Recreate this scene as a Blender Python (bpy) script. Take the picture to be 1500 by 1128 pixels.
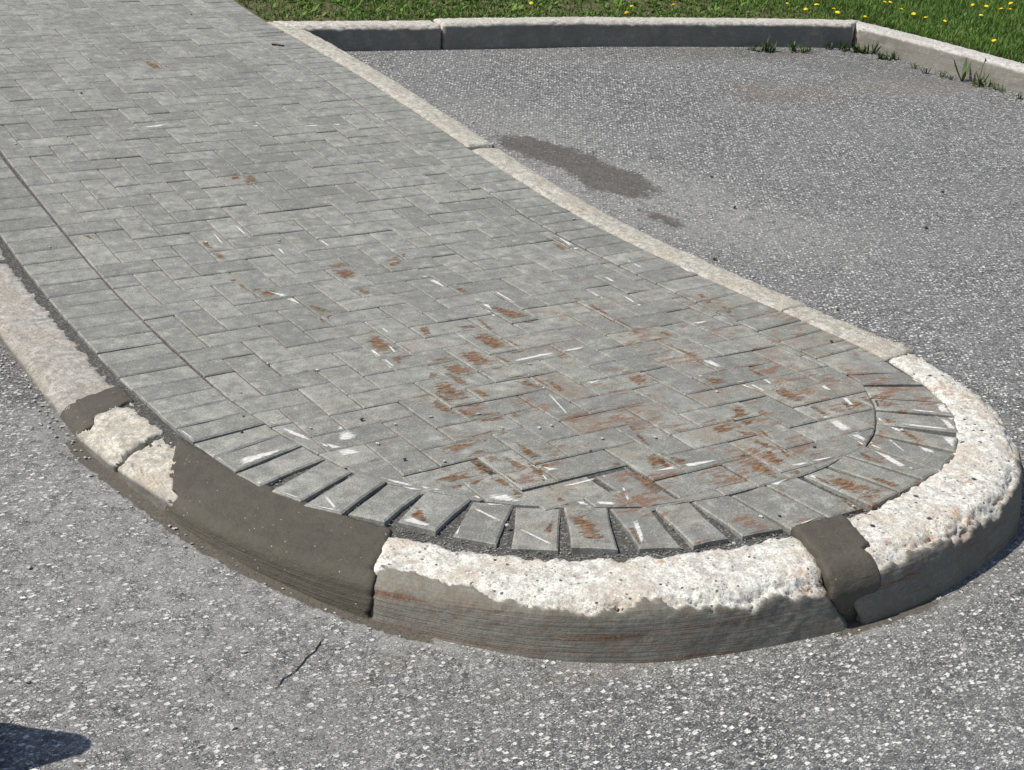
import bpy, math, random
import numpy as np
from mathutils import Matrix, Vector

random.seed(7); rng = np.random.default_rng(11)
for o in list(bpy.data.objects): bpy.data.objects.remove(o)
sc = bpy.context.scene
COL = sc.collection

# ------------------------------------------------------------------ camera
# fitted to the paving grid: paver module 102 mm, focal length 2082 px at 1500 px width
F, PITCH, ROLL, YAW = 2082.0, .3792, .0386, .568
CAM = np.array([-1.5335, -3.928, 1.4558])
FW = np.array([math.sin(YAW)*math.cos(PITCH), math.cos(YAW)*math.cos(PITCH), -math.sin(PITCH)])
_r = np.array([math.cos(YAW), -math.sin(YAW), 0.0]); _u = np.cross(_r, FW)
RT = _r*math.cos(ROLL) + _u*math.sin(ROLL); UP = -_r*math.sin(ROLL) + _u*math.cos(ROLL)
cd = bpy.data.cameras.new('camera'); cam = bpy.data.objects.new('camera', cd); COL.objects.link(cam)
cam.matrix_world = Matrix(((RT[0], UP[0], -FW[0], CAM[0]), (RT[1], UP[1], -FW[1], CAM[1]),
                           (RT[2], UP[2], -FW[2], CAM[2]), (0, 0, 0, 1)))
cd.sensor_fit = 'HORIZONTAL'; cd.sensor_width = 36; cd.lens = F/1500*36
cd.clip_start = .05; cd.clip_end = 500
sc.camera = cam

# ------------------------------------------------------------------ world, sun, exposure
SUN_AZ = (-.961, .276); SUN_EL = math.radians(58)
w = bpy.data.worlds.new('World'); sc.world = w; w.use_nodes = True
nt = w.node_tree; nt.nodes.clear()
sky = nt.nodes.new('ShaderNodeTexSky'); sky.sky_type = 'NISHITA'; sky.sun_disc = False
sky.sun_elevation = SUN_EL; sky.sun_rotation = math.atan2(SUN_AZ[0], SUN_AZ[1]) % (2*math.pi)
bg = nt.nodes.new('ShaderNodeBackground'); bg.inputs[1].default_value = .10
wo = nt.nodes.new('ShaderNodeOutputWorld')
nt.links.new(sky.outputs[0], bg.inputs[0]); nt.links.new(bg.outputs[0], wo.inputs[0])
sl = bpy.data.lights.new('sun', 'SUN'); sl.energy = 4.6; sl.angle = math.radians(.55); sl.color = (1, .955, .87)
so = bpy.data.objects.new('sun', sl); COL.objects.link(so)
sv = Vector((SUN_AZ[0]*math.cos(SUN_EL), SUN_AZ[1]*math.cos(SUN_EL), math.sin(SUN_EL)))
so.rotation_euler = sv.to_track_quat('Z', 'Y').to_euler(); so.location = (-4, 3, 8)
sc.view_settings.view_transform = 'Standard'; sc.view_settings.look = 'None'
sc.view_settings.gamma = 1; sc.view_settings.exposure = 0.0
sc.view_settings.use_curve_mapping = False

# ------------------------------------------------------------------ numpy helpers
def sp(t): return np.logaddexp(0, t)
def S(x, y):
    """top of the paving: level near the nose, then a ramp that eases off far away"""
    y = np.asarray(y, float)
    return .1197*.1695*sp((y-.439)/.1695) - .095*.8*sp((y-8.)/.8)
def sstep(a, b, x):
    t = np.clip((np.asarray(x, float)-a)/(b-a), 0, 1); return t*t*(3-2*t)
def A(x, y):
    """asphalt height"""
    x = np.asarray(x, float); y = np.asarray(y, float)
    q = x - .6*(np.minimum(y, 0)+1)
    h = .035 + .108*sstep(-1.2, .8, q) - .022*sstep(-.5, 3.2, y)*sstep(0., 2., x)
    return S(x, y) - h
def bp(px, py, Z=S, off=0.):
    """photo pixel -> point where its ray meets the surface Z (+off)"""
    d = FW + RT*(px-750)/F - UP*(py-564)/F
    fn = lambda t: (CAM+d*t)[2] - off - float(Z((CAM+d*t)[0], (CAM+d*t)[1]))
    t = 2.
    while fn(t) > 0 and t < 60: t += .1
    lo, hi = t-.1, t
    for _ in range(40):
        m = (lo+hi)/2
        if fn(m) > 0: lo = m
        else: hi = m
    return CAM + d*hi
def proj(P):
    D = np.atleast_2d(P) - CAM; z = D@FW
    return np.c_[750+F*(D@RT)/z, 564-F*(D@UP)/z, z]
def _h(i, j, k, seed):
    n = (i*73856093) ^ (j*19349663) ^ (k*83492791) ^ (seed*2654435761)
    n = (n ^ (n >> 13)) * 1274126177; n = n & 0x7fffffff
    n = (n ^ (n >> 16)) & 0xffff
    return n/65535.
def vnoise(P, seed=0):
    P = np.asarray(P, float); I = np.floor(P).astype(np.int64); f = P-I; f = f*f*(3-2*f)
    out = 0
    for a in (0, 1):
        for b in (0, 1):
            for c in (0, 1):
                wgt = (f[..., 0] if a else 1-f[..., 0])*(f[..., 1] if b else 1-f[..., 1])*(f[..., 2] if c else 1-f[..., 2])
                out = out + wgt*_h(I[..., 0]+a, I[..., 1]+b, I[..., 2]+c, seed)
    return out
def fbm(P, scale, octv=4, seed=0, gain=.5):
    s, a, n = 0, 1., 0
    for o in range(octv):
        s = s + a*(vnoise(np.asarray(P)*scale*2**o, seed+o*17)-.5); n += a; a *= gain
    return s/n*2
def N1(x, seed=0, octv=3, gain=.5):
    x = np.asarray(x, float); return fbm(np.stack([x, x*0+.37, x*0+.71], -1), 1., octv, seed, gain)

def mesh(name, V, Fc, mat, smooth=True, attrs=None, uv=None):
    me = bpy.data.meshes.new(name)
    me.from_pydata([tuple(v) for v in np.asarray(V).tolist()], [], [tuple(f) for f in (Fc.tolist() if isinstance(Fc, np.ndarray) else Fc)])
    if smooth: me.polygons.foreach_set('use_smooth', [True]*len(me.polygons))
    if attrs:
        for k, v in attrs.items():
            at = me.attributes.new(k, 'FLOAT', 'POINT'); at.data.foreach_set('value', np.asarray(v, np.float32).ravel())
    if uv is not None:
        ul = me.uv_layers.new(name='UVMap'); li = np.empty(len(me.loops), np.int32); me.loops.foreach_get('vertex_index', li)
        ul.data.foreach_set('uv', np.asarray(uv, np.float32)[li].ravel())
    me.materials.append(mat); me.update()
    return me
def link(name, me, parent=None, label=None, cat=None, group=None, kind=None, loc=None):
    o = bpy.data.objects.new(name, me); COL.objects.link(o)
    if parent is not None: o.parent = parent
    if loc is not None: o.location = loc
    if label: o['label'] = label
    if cat: o['category'] = cat
    if group: o['group'] = group
    if kind: o['kind'] = kind
    return o
def gridfaces(n, m):
    i = np.arange(n-1)[:, None]*m + np.arange(m-1)[None, :]
    return np.stack([i, i+1, i+m+1, i+m], -1).reshape(-1, 4)

# ------------------------------------------------------------------ material helpers
class NT:
    def __init__(s, name, rough=.85, spec=.25):
        s.m = bpy.data.materials.new(name); s.m.use_nodes = True; s.t = s.m.node_tree; s.t.nodes.clear()
        s.out = s.n('ShaderNodeOutputMaterial'); s.b = s.n('ShaderNodeBsdfPrincipled')
        s.b.inputs['Roughness'].default_value = rough; s.b.inputs['Specular IOR Level'].default_value = spec
        s.l(s.b.outputs[0], s.out.inputs[0])
        s.geo = s.n('ShaderNodeNewGeometry'); s.pos = s.geo.outputs['Position']
    def n(s, t): return s.t.nodes.new(t)
    def l(s, a, b): s.t.links.new(a, b)
    def inp(s, node, i, v):
        if hasattr(v, 'is_linked') or hasattr(v, 'links'): s.l(v, node.inputs[i])
        else: node.inputs[i].default_value = v
    def math(s, op, a, b=0., clamp=False):
        n = s.n('ShaderNodeMath'); n.operation = op; n.use_clamp = clamp; s.inp(n, 0, a); s.inp(n, 1, b); return n.outputs[0]
    def vmul(s, a, v):
        n = s.n('ShaderNodeVectorMath'); n.operation = 'MULTIPLY'; s.inp(n, 0, a); n.inputs[1].default_value = v; return n.outputs[0]
    def vadd(s, a, b):
        n = s.n('ShaderNodeVectorMath'); n.operation = 'ADD'; s.inp(n, 0, a); s.inp(n, 1, b); return n.outputs[0]
    def noise(s, scale, det=4., rough=.55, vec=None, dist=0.):
        n = s.n('ShaderNodeTexNoise'); n.inputs['Scale'].default_value = scale; n.inputs['Detail'].default_value = det
        n.inputs['Roughness'].default_value = rough; n.inputs['Distortion'].default_value = dist
        s.l(vec if vec is not None else s.pos, n.inputs['Vector']); return n.outputs['Fac']
    def vor(s, scale, vec=None, rnd=1., metric='EUCLIDEAN'):
        n = s.n('ShaderNodeTexVoronoi'); n.distance = metric; n.inputs['Scale'].default_value = scale; n.inputs['Randomness'].default_value = rnd
        s.l(vec if vec is not None else s.pos, n.inputs['Vector']); return n.outputs['Distance'], n.outputs['Color']
    def rng(s, v, a, b, c=0., d=1., smooth=True):
        n = s.n('ShaderNodeMapRange'); n.interpolation_type = 'SMOOTHSTEP' if smooth else 'LINEAR'
        s.inp(n, 0, v)
        for i, x in zip((1, 2, 3, 4), (a, b, c, d)): n.inputs[i].default_value = x
        return n.outputs[0]
    def ramp(s, v, stops):
        n = s.n('ShaderNodeValToRGB'); s.l(v, n.inputs[0]); e = n.color_ramp.elements
        while len(e) < len(stops): e.new(.5)
        for q, (p, c) in zip(e, stops): q.position = p; q.color = (*c, 1)
        return n.outputs[0]
    def mix(s, f, a, b, mode='MIX'):
        n = s.n('ShaderNodeMix'); n.data_type = 'RGBA'; n.blend_type = mode
        s.inp(n, 0, f)
        for i, v in ((6, a), (7, b)):
            if isinstance(v, tuple): n.inputs[i].default_value = (*v, 1)
            else: s.l(v, n.inputs[i])
        return n.outputs[2]
    def attr(s, name):
        n = s.n('ShaderNodeAttribute'); n.attribute_name = name; return n.outputs['Fac']
    def sep(s, v):
        n = s.n('ShaderNodeSeparateColor'); s.l(v, n.inputs[0]); return n.outputs
    def bump(s, h, dist, strength=1., prev=None):
        n = s.n('ShaderNodeBump'); n.inputs['Strength'].default_value = strength; n.inputs['Distance'].default_value = dist
        s.l(h, n.inputs['Height'])
        if prev is not None: s.l(prev, n.inputs['Normal'])
        return n.outputs[0]
    def col(s, c):
        if isinstance(c, tuple): s.b.inputs['Base Color'].default_value = (*c, 1)
        else: s.l(c, s.b.inputs['Base Color'])
    def nrm(s, v): s.l(v, s.b.inputs['Normal'])
    def uv(s):
        n = s.n('ShaderNodeUVMap'); n.uv_map = 'UVMap'; return n.outputs[0]

def mat_asphalt():
    m = NT('asphalt', .88, .3)

    wv = m.n('ShaderNodeTexNoise'); wv.inputs['Scale'].default_value = 70.; wv.inputs['Detail'].default_value = 2.; m.l(m.pos, wv.inputs['Vector'])
    jp = m.vadd(m.pos, m.vmul(wv.outputs['Color'], (.006, .006, .006)))
    rq = m.n('ShaderNodeMapping'); rq.inputs['Rotation'].default_value = (.3, .2, .5); rq.inputs['Scale'].default_value = (1., 1.5, 1.2); m.l(jp, rq.inputs[0])
    rq2 = m.n('ShaderNodeMapping'); rq2.inputs['Rotation'].default_value = (.1, .4, -.6); rq2.inputs['Scale'].default_value = (1., 1.6, 1.1); m.l(jp, rq2.inputs[0])
    d1, c1 = m.vor(66., rq.outputs[0], 1., 'MANHATTAN'); d2, c2 = m.vor(122., rq2.outputs[0], 1., 'MANHATTAN'); d3, c3 = m.vor(420.)
    r1 = m.sep(c1)[0]; r2 = m.sep(c2)[1]; r3 = m.sep(c3)[0]
    s1 = m.ramp(r1, [(0., (.05, .049, .05)), (.4, (.105, .104, .104)), (.56, (.2, .198, .193)), (.7, (.42, .414, .398)), (.82, (.74, .73, .70)), (1., (.86, .85, .81))])
    s2 = m.ramp(r2, [(0., (.045, .044, .045)), (.42, (.105, .104, .104)), (.62, (.27, .266, .257)), (.8, (.62, .61, .585)), (1., (.82, .805, .765))])
    s3 = m.ramp(r3, [(0., (.045, .044, .045)), (.5, (.115, .114, .113)), (.8, (.30, .296, .285)), (1., (.5, .49, .47))])
    stone1 = m.rng(d1, .62, .74, 1., 0.)
    keep = m.rng(m.noise(55., 2.), .34, .46)
    c = m.mix(m.math('MULTIPLY', m.rng(d2, .62, .76, 1., 0.), .95), s3, s2)
    c = m.mix(m.math('MULTIPLY', stone1, keep), c, s1)
    # worn / dusty variation
    lowv = m.noise(1.7, 3.); mid = m.noise(9., 4.)
    c = m.mix(m.rng(m.math('ADD', m.math('MULTIPLY', lowv, .6), m.math('MULTIPLY', mid, .4)), .40, .62, 0.04, .3), c, (.29, .285, .275))
    pale = m.math('MULTIPLY', m.attr('pale'), m.rng(m.noise(22., 5., .65), .3, .62), True)
    c = m.mix(m.math('MULTIPLY', pale, .78), c, m.mix(m.noise(90., 3.), (.24, .235, .22), (.42, .41, .385)))
    tan = m.math('MULTIPLY', m.attr('tan'), m.rng(m.noise(30., 5., .7), .38, .62), True)
    c = m.mix(m.math('MULTIPLY', tan, .72), c, (.235, .185, .13))
    dirt = m.math('MULTIPLY', m.attr('dirt'), m.rng(m.noise(26., 5., .7), .32, .58), True)
    c = m.mix(m.math('MULTIPLY', dirt, .8), c, (.105, .098, .088))
    dn = m.math('ADD', m.attr('damp'), m.math('MULTIPLY', m.math('ADD', m.math('MULTIPLY', m.math('SUBTRACT', m.noise(8., 6., .7), .5), 1.3), m.math('MULTIPLY', m.math('SUBTRACT', m.noise(40., 5., .75), .5), 1.1)), 1.))
    damp = m.math('MULTIPLY', m.rng(dn, .42, .62), m.rng(m.noise(34., 5., .7), .22, .5, .6, 1.))
    c = m.mix(m.math('MULTIPLY', damp, .8), c, m.mix(m.noise(120., 2.), (.068, .056, .044), (.14, .12, .098)))
    mn = m.math('ADD', m.attr('mortar'), m.math('MULTIPLY', m.math('SUBTRACT', m.noise(38., 5., .7), .5), .8))
    mort = m.rng(mn, .44, .56)
    c = m.mix(m.math('MULTIPLY', mort, .93), c, m.mix(m.noise(150., 3.), (.085, .073, .056), (.135, .12, .096)))
    m.col(c)
    h = m.math('ADD', m.math('MULTIPLY', stone1, m.math('ADD', m.math('MULTIPLY', r1, .7), .3)), m.math('MULTIPLY', m.rng(d2, .5, .8, 1., 0.), m.math('MULTIPLY', r2, .7)))
    h = m.math('MULTIPLY', h, m.math('SUBTRACT', 1., m.math('MULTIPLY', m.math('MAXIMUM', mort, pale), .65)))
    m.nrm(m.bump(h, .0055, 1., m.bump(mid, .006, .5)))
    rr = m.rng(damp, 0., 1., .88, .6); m.l(rr, m.b.inputs['Roughness'])
    return m.m

def mat_paver(name='paver_concrete', shift=1.):
    m = NT(name, .82, .3)
    oi = m.n('ShaderNodeObjectInfo'); rnd = oi.outputs['Random']
    at = m.attr('tone')   # joined pavers carry their own random tone
    rv = m.math('FRACT', m.math('ADD', m.math('MULTIPLY', rnd, .999), at))
    base = m.ramp(rv, [(0., (.234*shift, .232*shift, .206*shift)), (.5, (.293*shift, .291*shift, .259*shift)), (.85, (.333*shift, .331*shift, .294*shift)), (1., (.268*shift, .268*shift, .243*shift))])
    off = m.n('ShaderNodeCombineXYZ'); m.l(m.math('MULTIPLY', rv, 37.), off.inputs[0]); m.l(m.math('MULTIPLY', rv, 19.), off.inputs[2])
    pv = m.vadd(m.pos, off.outputs[0])
    fine = m.noise(310., 3., .6); cloud = m.noise(24., 5., .62, pv); big = m.noise(2.3, 3., .5)
    c = m.mix(m.rng(fine, .34, .68), m.mix(1., base, (.62, .62, .62), 'MULTIPLY'), m.mix(1., base, (1.2, 1.2, 1.2), 'MULTIPLY'))
    c = m.mix(m.rng(cloud, .46, .68, 0., .72), c, (.158, .156, .14))
    c = m.mix(m.rng(cloud, .46, .3, 0., .55), c, (.44, .436, .395))
    pt = m.noise(7., 4., .6); c = m.mix(m.rng(pt, .52, .68, 0., .45), c, (.15, .149, .142))
    c = m.mix(m.rng(big, .50, .66, 0., .34), c, (.155, .154, .148))
    rim = m.attr('rim'); c = m.mix(m.math('MULTIPLY', m.rng(rim, .15, .7), m.math('MULTIPLY', m.rng(m.noise(45., 5., .7), .40, .64, .0, .6), m.rng(m.noise(5., 3.), .44, .62, .1, 1.))), c, (.44, .435, .405))
    # a few aggregate flecks
    vd, vc = m.vor(330.); fl = m.sep(vc)[0]
    c = m.mix(m.rng(fl, .93, .98, 0., .5), c, (.45, .45, .43)); c = m.mix(m.rng(fl, .06, .02, 0., .5), c, (.09, .09, .09))
    # rust dragged over the paving by a plough, strongest towards the nose
    x, y = m.sep3()
    reg = m.math('MULTIPLY', m.rng(m.math('ADD', y, m.math('MULTIPLY', x, -.30)), .15, -1.25), m.rng(x, -.35, .25))
    rot = m.n('ShaderNodeMapping'); rot.inputs['Rotation'].default_value = (0, 0, math.radians(52)); rot.inputs['Scale'].default_value = (1., 4.2, 1.)
    m.l(pv, rot.inputs[0])
    streak = m.noise(13., 6., .68, rot.outputs[0], .4)
    rn = m.math('ADD', streak, m.math('MULTIPLY', m.math('SUBTRACT', m.noise(5.5, 2.), .5), .55))
    thr = m.math('ADD', rn, m.math('MULTIPLY', reg, .11))
    wash = m.math('MULTIPLY', m.rng(m.math('ADD', m.noise(8., 5., .68, pv, .5), m.math('MULTIPLY', m.math('SUBTRACT', rv, .5), .22)), .53, .70), m.math('MULTIPLY', reg, .5))
    c = m.mix(m.math('MULTIPLY', wash, m.rng(m.noise(70., 5., .7), .36, .6, .35, 1.)), c, (.225, .155, .095))
    rust = m.math('MULTIPLY', m.rng(thr, .665, .755), m.math('MULTIPLY', reg, m.rng(m.noise(140., 4., .7), .32, .62, .25, .95)))
    c = m.mix(rust, c, m.mix(m.noise(60., 3.), (.15, .062, .032), (.235, .125, .068)))
    m.col(c)
    m.nrm(m.bump(fine, .0011, .7, m.bump(cloud, .003, .35)))
    return m.m
def _sep3(s):
    n = s.n('ShaderNodeSeparateXYZ'); s.l(s.pos, n.inputs[0]); return n.outputs[0], n.outputs[1]
NT.sep3 = _sep3

def mat_kerb(name, top=(.60, .575, .52), face=(.25, .235, .205), agg=1., rusty=.5, tint=(.46, .35, .25)):
    m = NT(name, .9, .2)
    sp_, fc = m.attr('spall'), m.attr('face'); uv = m.uv()
    n1 = m.noise(38., 6., .68); n2 = m.noise(7., 4., .6); n3 = m.noise(210., 4., .65)
    tl = tuple(min(.86, v*1.28) for v in top); td = tuple(v*.70 for v in top)
    c = m.mix(m.rng(n1, .36, .64), td, tl)
    c = m.mix(m.rng(n2, .47, .66, 0., .6), c, tint); c = m.mix(m.math('MULTIPLY', m.rng(m.noise(55., 5., .75), .54, .66), .55), c, tuple(v*.55 for v in tint))
    c = m.mix(m.rng(n3, .55, .36, 0., .6), c, tuple(v*.40 for v in top)); c = m.mix(m.math('MULTIPLY', m.rng(m.noise(19., 6., .75), .56, .66), m.math('MULTIPLY', m.rng(fc, .0, .5, .35, .95), sp_)), c, (.23, .22, .205))
    # exposed aggregate
    d1, c1 = m.vor(118.); q = m.sep(c1)
    st = m.ramp(q[0], [(0., (.06, .062, .07)), (.07, (.2, .195, .19)), (.2, (.45, .42, .37)), (.55, (.66, .63, .57)), (.8, (.74, .72, .67)), (1., (.5, .36, .27))])
    dense = m.rng(m.math('ADD', q[1], m.math('MULTIPLY', m.noise(16., 3.), .9)), .98, 1.08)
    am = m.math('MULTIPLY', m.math('MULTIPLY', m.rng(d1, .46, .34), dense), m.math('MULTIPLY', sp_, agg), True)
    c = m.mix(am, c, st)
    d2, c2 = m.vor(62.); q2 = m.sep(c2)
    blk = m.math('MULTIPLY', m.rng(q2[2], .984, .988), m.math('MULTIPLY', m.rng(d2, .42, .36), m.math('MULTIPLY', sp_, agg)), True)
    c = m.mix(blk, c, (.055, .057, .066))
    # board-marked face
    mp = m.n('ShaderNodeMapping'); mp.inputs['Scale'].default_value = (6., 150., 1.); m.l(uv, mp.inputs[0])
    lines = m.noise(1., 5., .62, mp.outputs[0], .3)
    gr = m.noise(130., 5., .7); f = m.mix(m.rng(lines, .2, .8), tuple(v*.8 for v in face), tuple(v*1.2 for v in face)); f = m.mix(m.rng(gr, .36, .64, 0., .6), f, tuple(v*.55 for v in face)); f = m.mix(m.rng(m.noise(17., 6., .7), .50, .62, 0., .5), f, (.19, .135, .095) if rusty > .6 else tuple(v*1.3 for v in face))
    f = m.mix(m.rng(n1, .35, .65, 0., .4), f, tuple(v*.8 for v in face))
    f = m.mix(m.rng(n2, .46, .66, 0., .5), f, tuple(v*.62 for v in face))
    mp2 = m.n('ShaderNodeMapping'); mp2.inputs['Scale'].default_value = (2.2, 34., 1.); mp2.inputs['Location'].default_value = (3.1, 7.7, 0); m.l(uv, mp2.inputs[0])
    ru = m.math('MULTIPLY', m.rng(m.noise(1., 6., .7, mp2.outputs[0], .6), .55, .66), rusty)
    f = m.mix(m.math('MULTIPLY', ru, m.rng(n3, .35, .6)), f, (.20, .085, .045))
    wh = m.rng(m.noise(1.6, 5., .7, mp2.outputs[0], .3), .66, .74)
    f = m.mix(m.math('MULTIPLY', wh, .6), f, (.5, .485, .45))
    fm = m.math('MULTIPLY', fc, m.math('SUBTRACT', 1., m.math('MULTIPLY', sp_, .92)), True)
    rt = m.math('MULTIPLY', m.rng(m.noise(11., 6., .72), .62, .70), m.math('MULTIPLY', m.rng(n3, .36, .58), rusty), True)
    c = m.mix(rt, c, (.36, .19, .095)); c = m.mix(m.math('MULTIPLY', m.math('MULTIPLY', m.rng(m.noise(4.2, 3.), .56, .68), m.rng(m.noise(48., 6., .75), .47, .58)), rusty*.7), c, (.42, .24, .13))
    c = m.mix(fm, c, f)
    m.col(c)
    ht = m.math('ADD', m.math('MULTIPLY', n1, .6), m.math('ADD', m.math('MULTIPLY', n3, .35), m.math('MULTIPLY', am, .35)))
    hh = m.n('ShaderNodeMix'); hh.data_type = 'FLOAT'; m.l(fm, hh.inputs[0]); m.l(ht, hh.inputs[2]); m.l(m.math('ADD', m.math('MULTIPLY', lines, .6), m.math('MULTIPLY', gr, .5)), hh.inputs[3])
    m.nrm(m.bump(hh.outputs[0], .0045, .85))
    return m.m

def mat_mortar():
    m = NT('fresh_mortar', .7, .35)
    n1 = m.noise(30., 5., .6); n2 = m.noise(400., 3., .7); n3 = m.noise(4., 3.)
    c = m.mix(m.rng(n2, .34, .66), (.078, .068, .05), (.118, .105, .081))
    c = m.mix(m.rng(n1, .4, .66, 0., .5), c, (.072, .062, .047)); c = m.mix(m.rng(n3, .45, .65, 0., .45), c, (.12, .108, .086))
    vd, vc = m.vor(170.); q = m.sep(vc)
    c = m.mix(m.math('MULTIPLY', m.rng(q[0], .975, .98), m.rng(vd, .3, .2)), c, (.45, .43, .39))
    c = m.mix(m.math('MULTIPLY', m.rng(q[1], .96, .97), m.rng(vd, .34, .2)), c, (.04, .036, .03))
    m.col(c)
    mp = m.n('ShaderNodeMapping'); mp.inputs['Scale'].default_value = (5., 60., 1.); m.l(m.uv(), mp.inputs[0])
    tr = m.math('MULTIPLY', m.noise(1., 4., .6, mp.outputs[0]), m.math('ADD', m.math('MULTIPLY', m.attr('face'), .9), .12))
    m.nrm(m.bump(m.math('ADD', m.math('MULTIPLY', n2, .55), tr), .004, .85, m.bump(m.noise(75., 5., .7), .005, .6, m.bump(n1, .004, .6))))
    return m.m

def mat_bed():
    m = NT('joint_sand', .95, .1)
    d, c0 = m.vor(260.); q = m.sep(c0)
    g = m.ramp(q[0], [(0., (.055, .054, .05)), (.5, (.085, .083, .077)), (.88, (.125, .122, .113)), (1., (.26, .255, .24))])
    pale = m.mix(m.noise(200., 3.), (.30, .292, .265), (.50, .488, .45))
    x, y = m.sep3()
    t = m.math('MULTIPLY', m.attr('joint'), m.rng(m.math('ADD', m.math('SUBTRACT', y, m.math('MULTIPLY', x, .35)), m.math('MULTIPLY', m.noise(3., 4.), 1.6)), .3, 1.5))
    c = m.mix(m.math('MULTIPLY', t, .62), g, pale)
    m.col(c); m.nrm(m.bump(d, .0015, .6)); return m.m

def mat_simple(name, cols, scale=40., rough=.8, bump=.002, spec=.25):
    m = NT(name, rough, spec); n = m.noise(scale, 4., .6)
    oi = m.n('ShaderNodeObjectInfo')
    c = m.mix(m.rng(n, .35, .65), cols[0], cols[1]); c = m.mix(m.math('MULTIPLY', oi.outputs['Random'], .5), c, cols[-1]); m.col(c)
    if bump: m.nrm(m.bump(n, bump, .6))
    return m.m
def mat_mark(name, ca, cb, lo, hi, nscale, grain=1., stretch=(1., 3.2, 1.)):
    m = NT(name, .85, .15); e = m.attr('edge')
    rot = m.n('ShaderNodeMapping'); rot.inputs['Rotation'].default_value = (0, 0, math.radians(52)); rot.inputs['Scale'].default_value = stretch
    m.l(m.pos, rot.inputs[0])
    nn = m.math('MULTIPLY', m.math('SUBTRACT', m.math('ADD', m.math('MULTIPLY', m.noise(nscale, 6., .72, rot.outputs[0], .4), .75), m.math('MULTIPLY', m.noise(nscale*5, 3., .7), .25)), .5), grain)
    a = m.rng(m.math('ADD', m.math('MULTIPLY', e, .8), nn), lo, hi)
    a = m.math('MULTIPLY', a, m.attr('power'))
    m.col(m.mix(m.rng(m.noise(nscale*1.4, 5., .7, rot.outputs[0]), .40, .60), ca, cb))
    tr = m.n('ShaderNodeBsdfTransparent'); mx = m.n('ShaderNodeMixShader'); m.l(a, mx.inputs[0]); m.l(tr.outputs[0], mx.inputs[1]); m.l(m.b.outputs[0], mx.inputs[2])
    m.l(mx.outputs[0], m.out.inputs[0]); return m.m
def mat_blades():
    m = NT('grass_blades', .55, .35); t = m.attr('tone'); k = m.attr('tip'); dry = m.attr('dry')
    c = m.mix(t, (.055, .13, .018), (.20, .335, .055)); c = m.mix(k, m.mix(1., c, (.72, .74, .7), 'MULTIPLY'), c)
    c = m.mix(dry, c, (.26, .22, .12)); m.col(c)
    tl = m.n('ShaderNodeBsdfTranslucent'); m.l(c, tl.inputs[0]); mx = m.n('ShaderNodeMixShader'); mx.inputs[0].default_value = .3
    m.l(m.b.outputs[0], mx.inputs[1]); m.l(tl.outputs[0], mx.inputs[2]); m.l(mx.outputs[0], m.out.inputs[0]); return m.m

M = dict(asphalt=mat_asphalt(), paver=mat_paver(), mortar=mat_mortar(), bed=mat_bed(),
         kerb_white=mat_kerb('weathered_concrete_white', (.70, .665, .60), (.26, .243, .205), 1.25, 1.1, (.52, .43, .33)),
         kerb_grey=mat_kerb('weathered_concrete_grey', (.40, .375, .335), (.20, .185, .16), .35, .12, (.36, .31, .26)),
         kerb_block=mat_kerb('broken_concrete_pale', (.56, .53, .455), (.25, .235, .205), .3, .25, (.47, .38, .27)),
         kerb_cream=mat_kerb('weathered_concrete_cream', (.47, .445, .385), (.25, .24, .21), .45, .3, (.42, .37, .29)),
         kerb_far=mat_kerb('weathered_concrete_far', (.55, .52, .465), (.27, .25, .215), .5, .15, (.48, .42, .35)),
         kerb_side=mat_kerb('weathered_concrete_beige', (.58, .555, .515), (.34, .315, .27), .5, .15, (.50, .45, .40)),
         white=mat_mark('scraped_white', (.52, .51, .48), (.72, .71, .68), .15, .55, 40., 1.6),
         rust=mat_mark('rust_deposit', (.13, .055, .028), (.275, .18, .105), .22, .85, 26., 3.2),
         pebble=mat_simple('pale_pebble', ((.34, .33, .30), (.52, .51, .47), (.42, .40, .36)), 90.),
         dark=mat_simple('dark_pebble', ((.025, .024, .022), (.06, .057, .05), (.04, .04, .038)), 90.),
         grit=mat_simple('grit', ((.12, .117, .11), (.34, .33, .31), (.2, .195, .185)), 25.),
         soil=mat_simple('lawn_soil', ((.075, .066, .032), (.14, .12, .066), (.10, .10, .04)), 14., .95, .01),
         blades=mat_blades(),
         leaf=mat_simple('weed_leaf', ((.035, .07, .014), (.075, .125, .03), (.05, .075, .03)), 30., .55, 0, .4),
         petal=mat_simple('dandelion_petals', ((.75, .50, .012), (.85, .62, .03), (.8, .55, .02)), 60., .6, 0),
         stem=mat_simple('green_stem', ((.09, .14, .04), (.14, .17, .06), (.1, .12, .05)), 60., .6, 0),
         plastic=mat_simple('black_plastic', ((.016, .016, .017), (.024, .024, .026), (.02, .02, .02)), 50., .45, .0005, .5),
         orange=mat_simple('orange_plastic', ((.75, .12, .02), (.8, .15, .03), (.78, .13, .02)), 50., .4, 0, .5), band=mat_simple('reflective_white', ((.7, .7, .7), (.78, .78, .78), (.75, .75, .75)), 80., .4, 0, .5),
         wood=mat_simple('dead_twig', ((.03, .024, .018), (.06, .05, .04), (.04, .03, .025)), 90.),
         crack=mat_simple('open_crack', ((.018, .018, .018), (.035, .034, .032), (.02, .02, .02)), 90., .95, 0))

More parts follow.
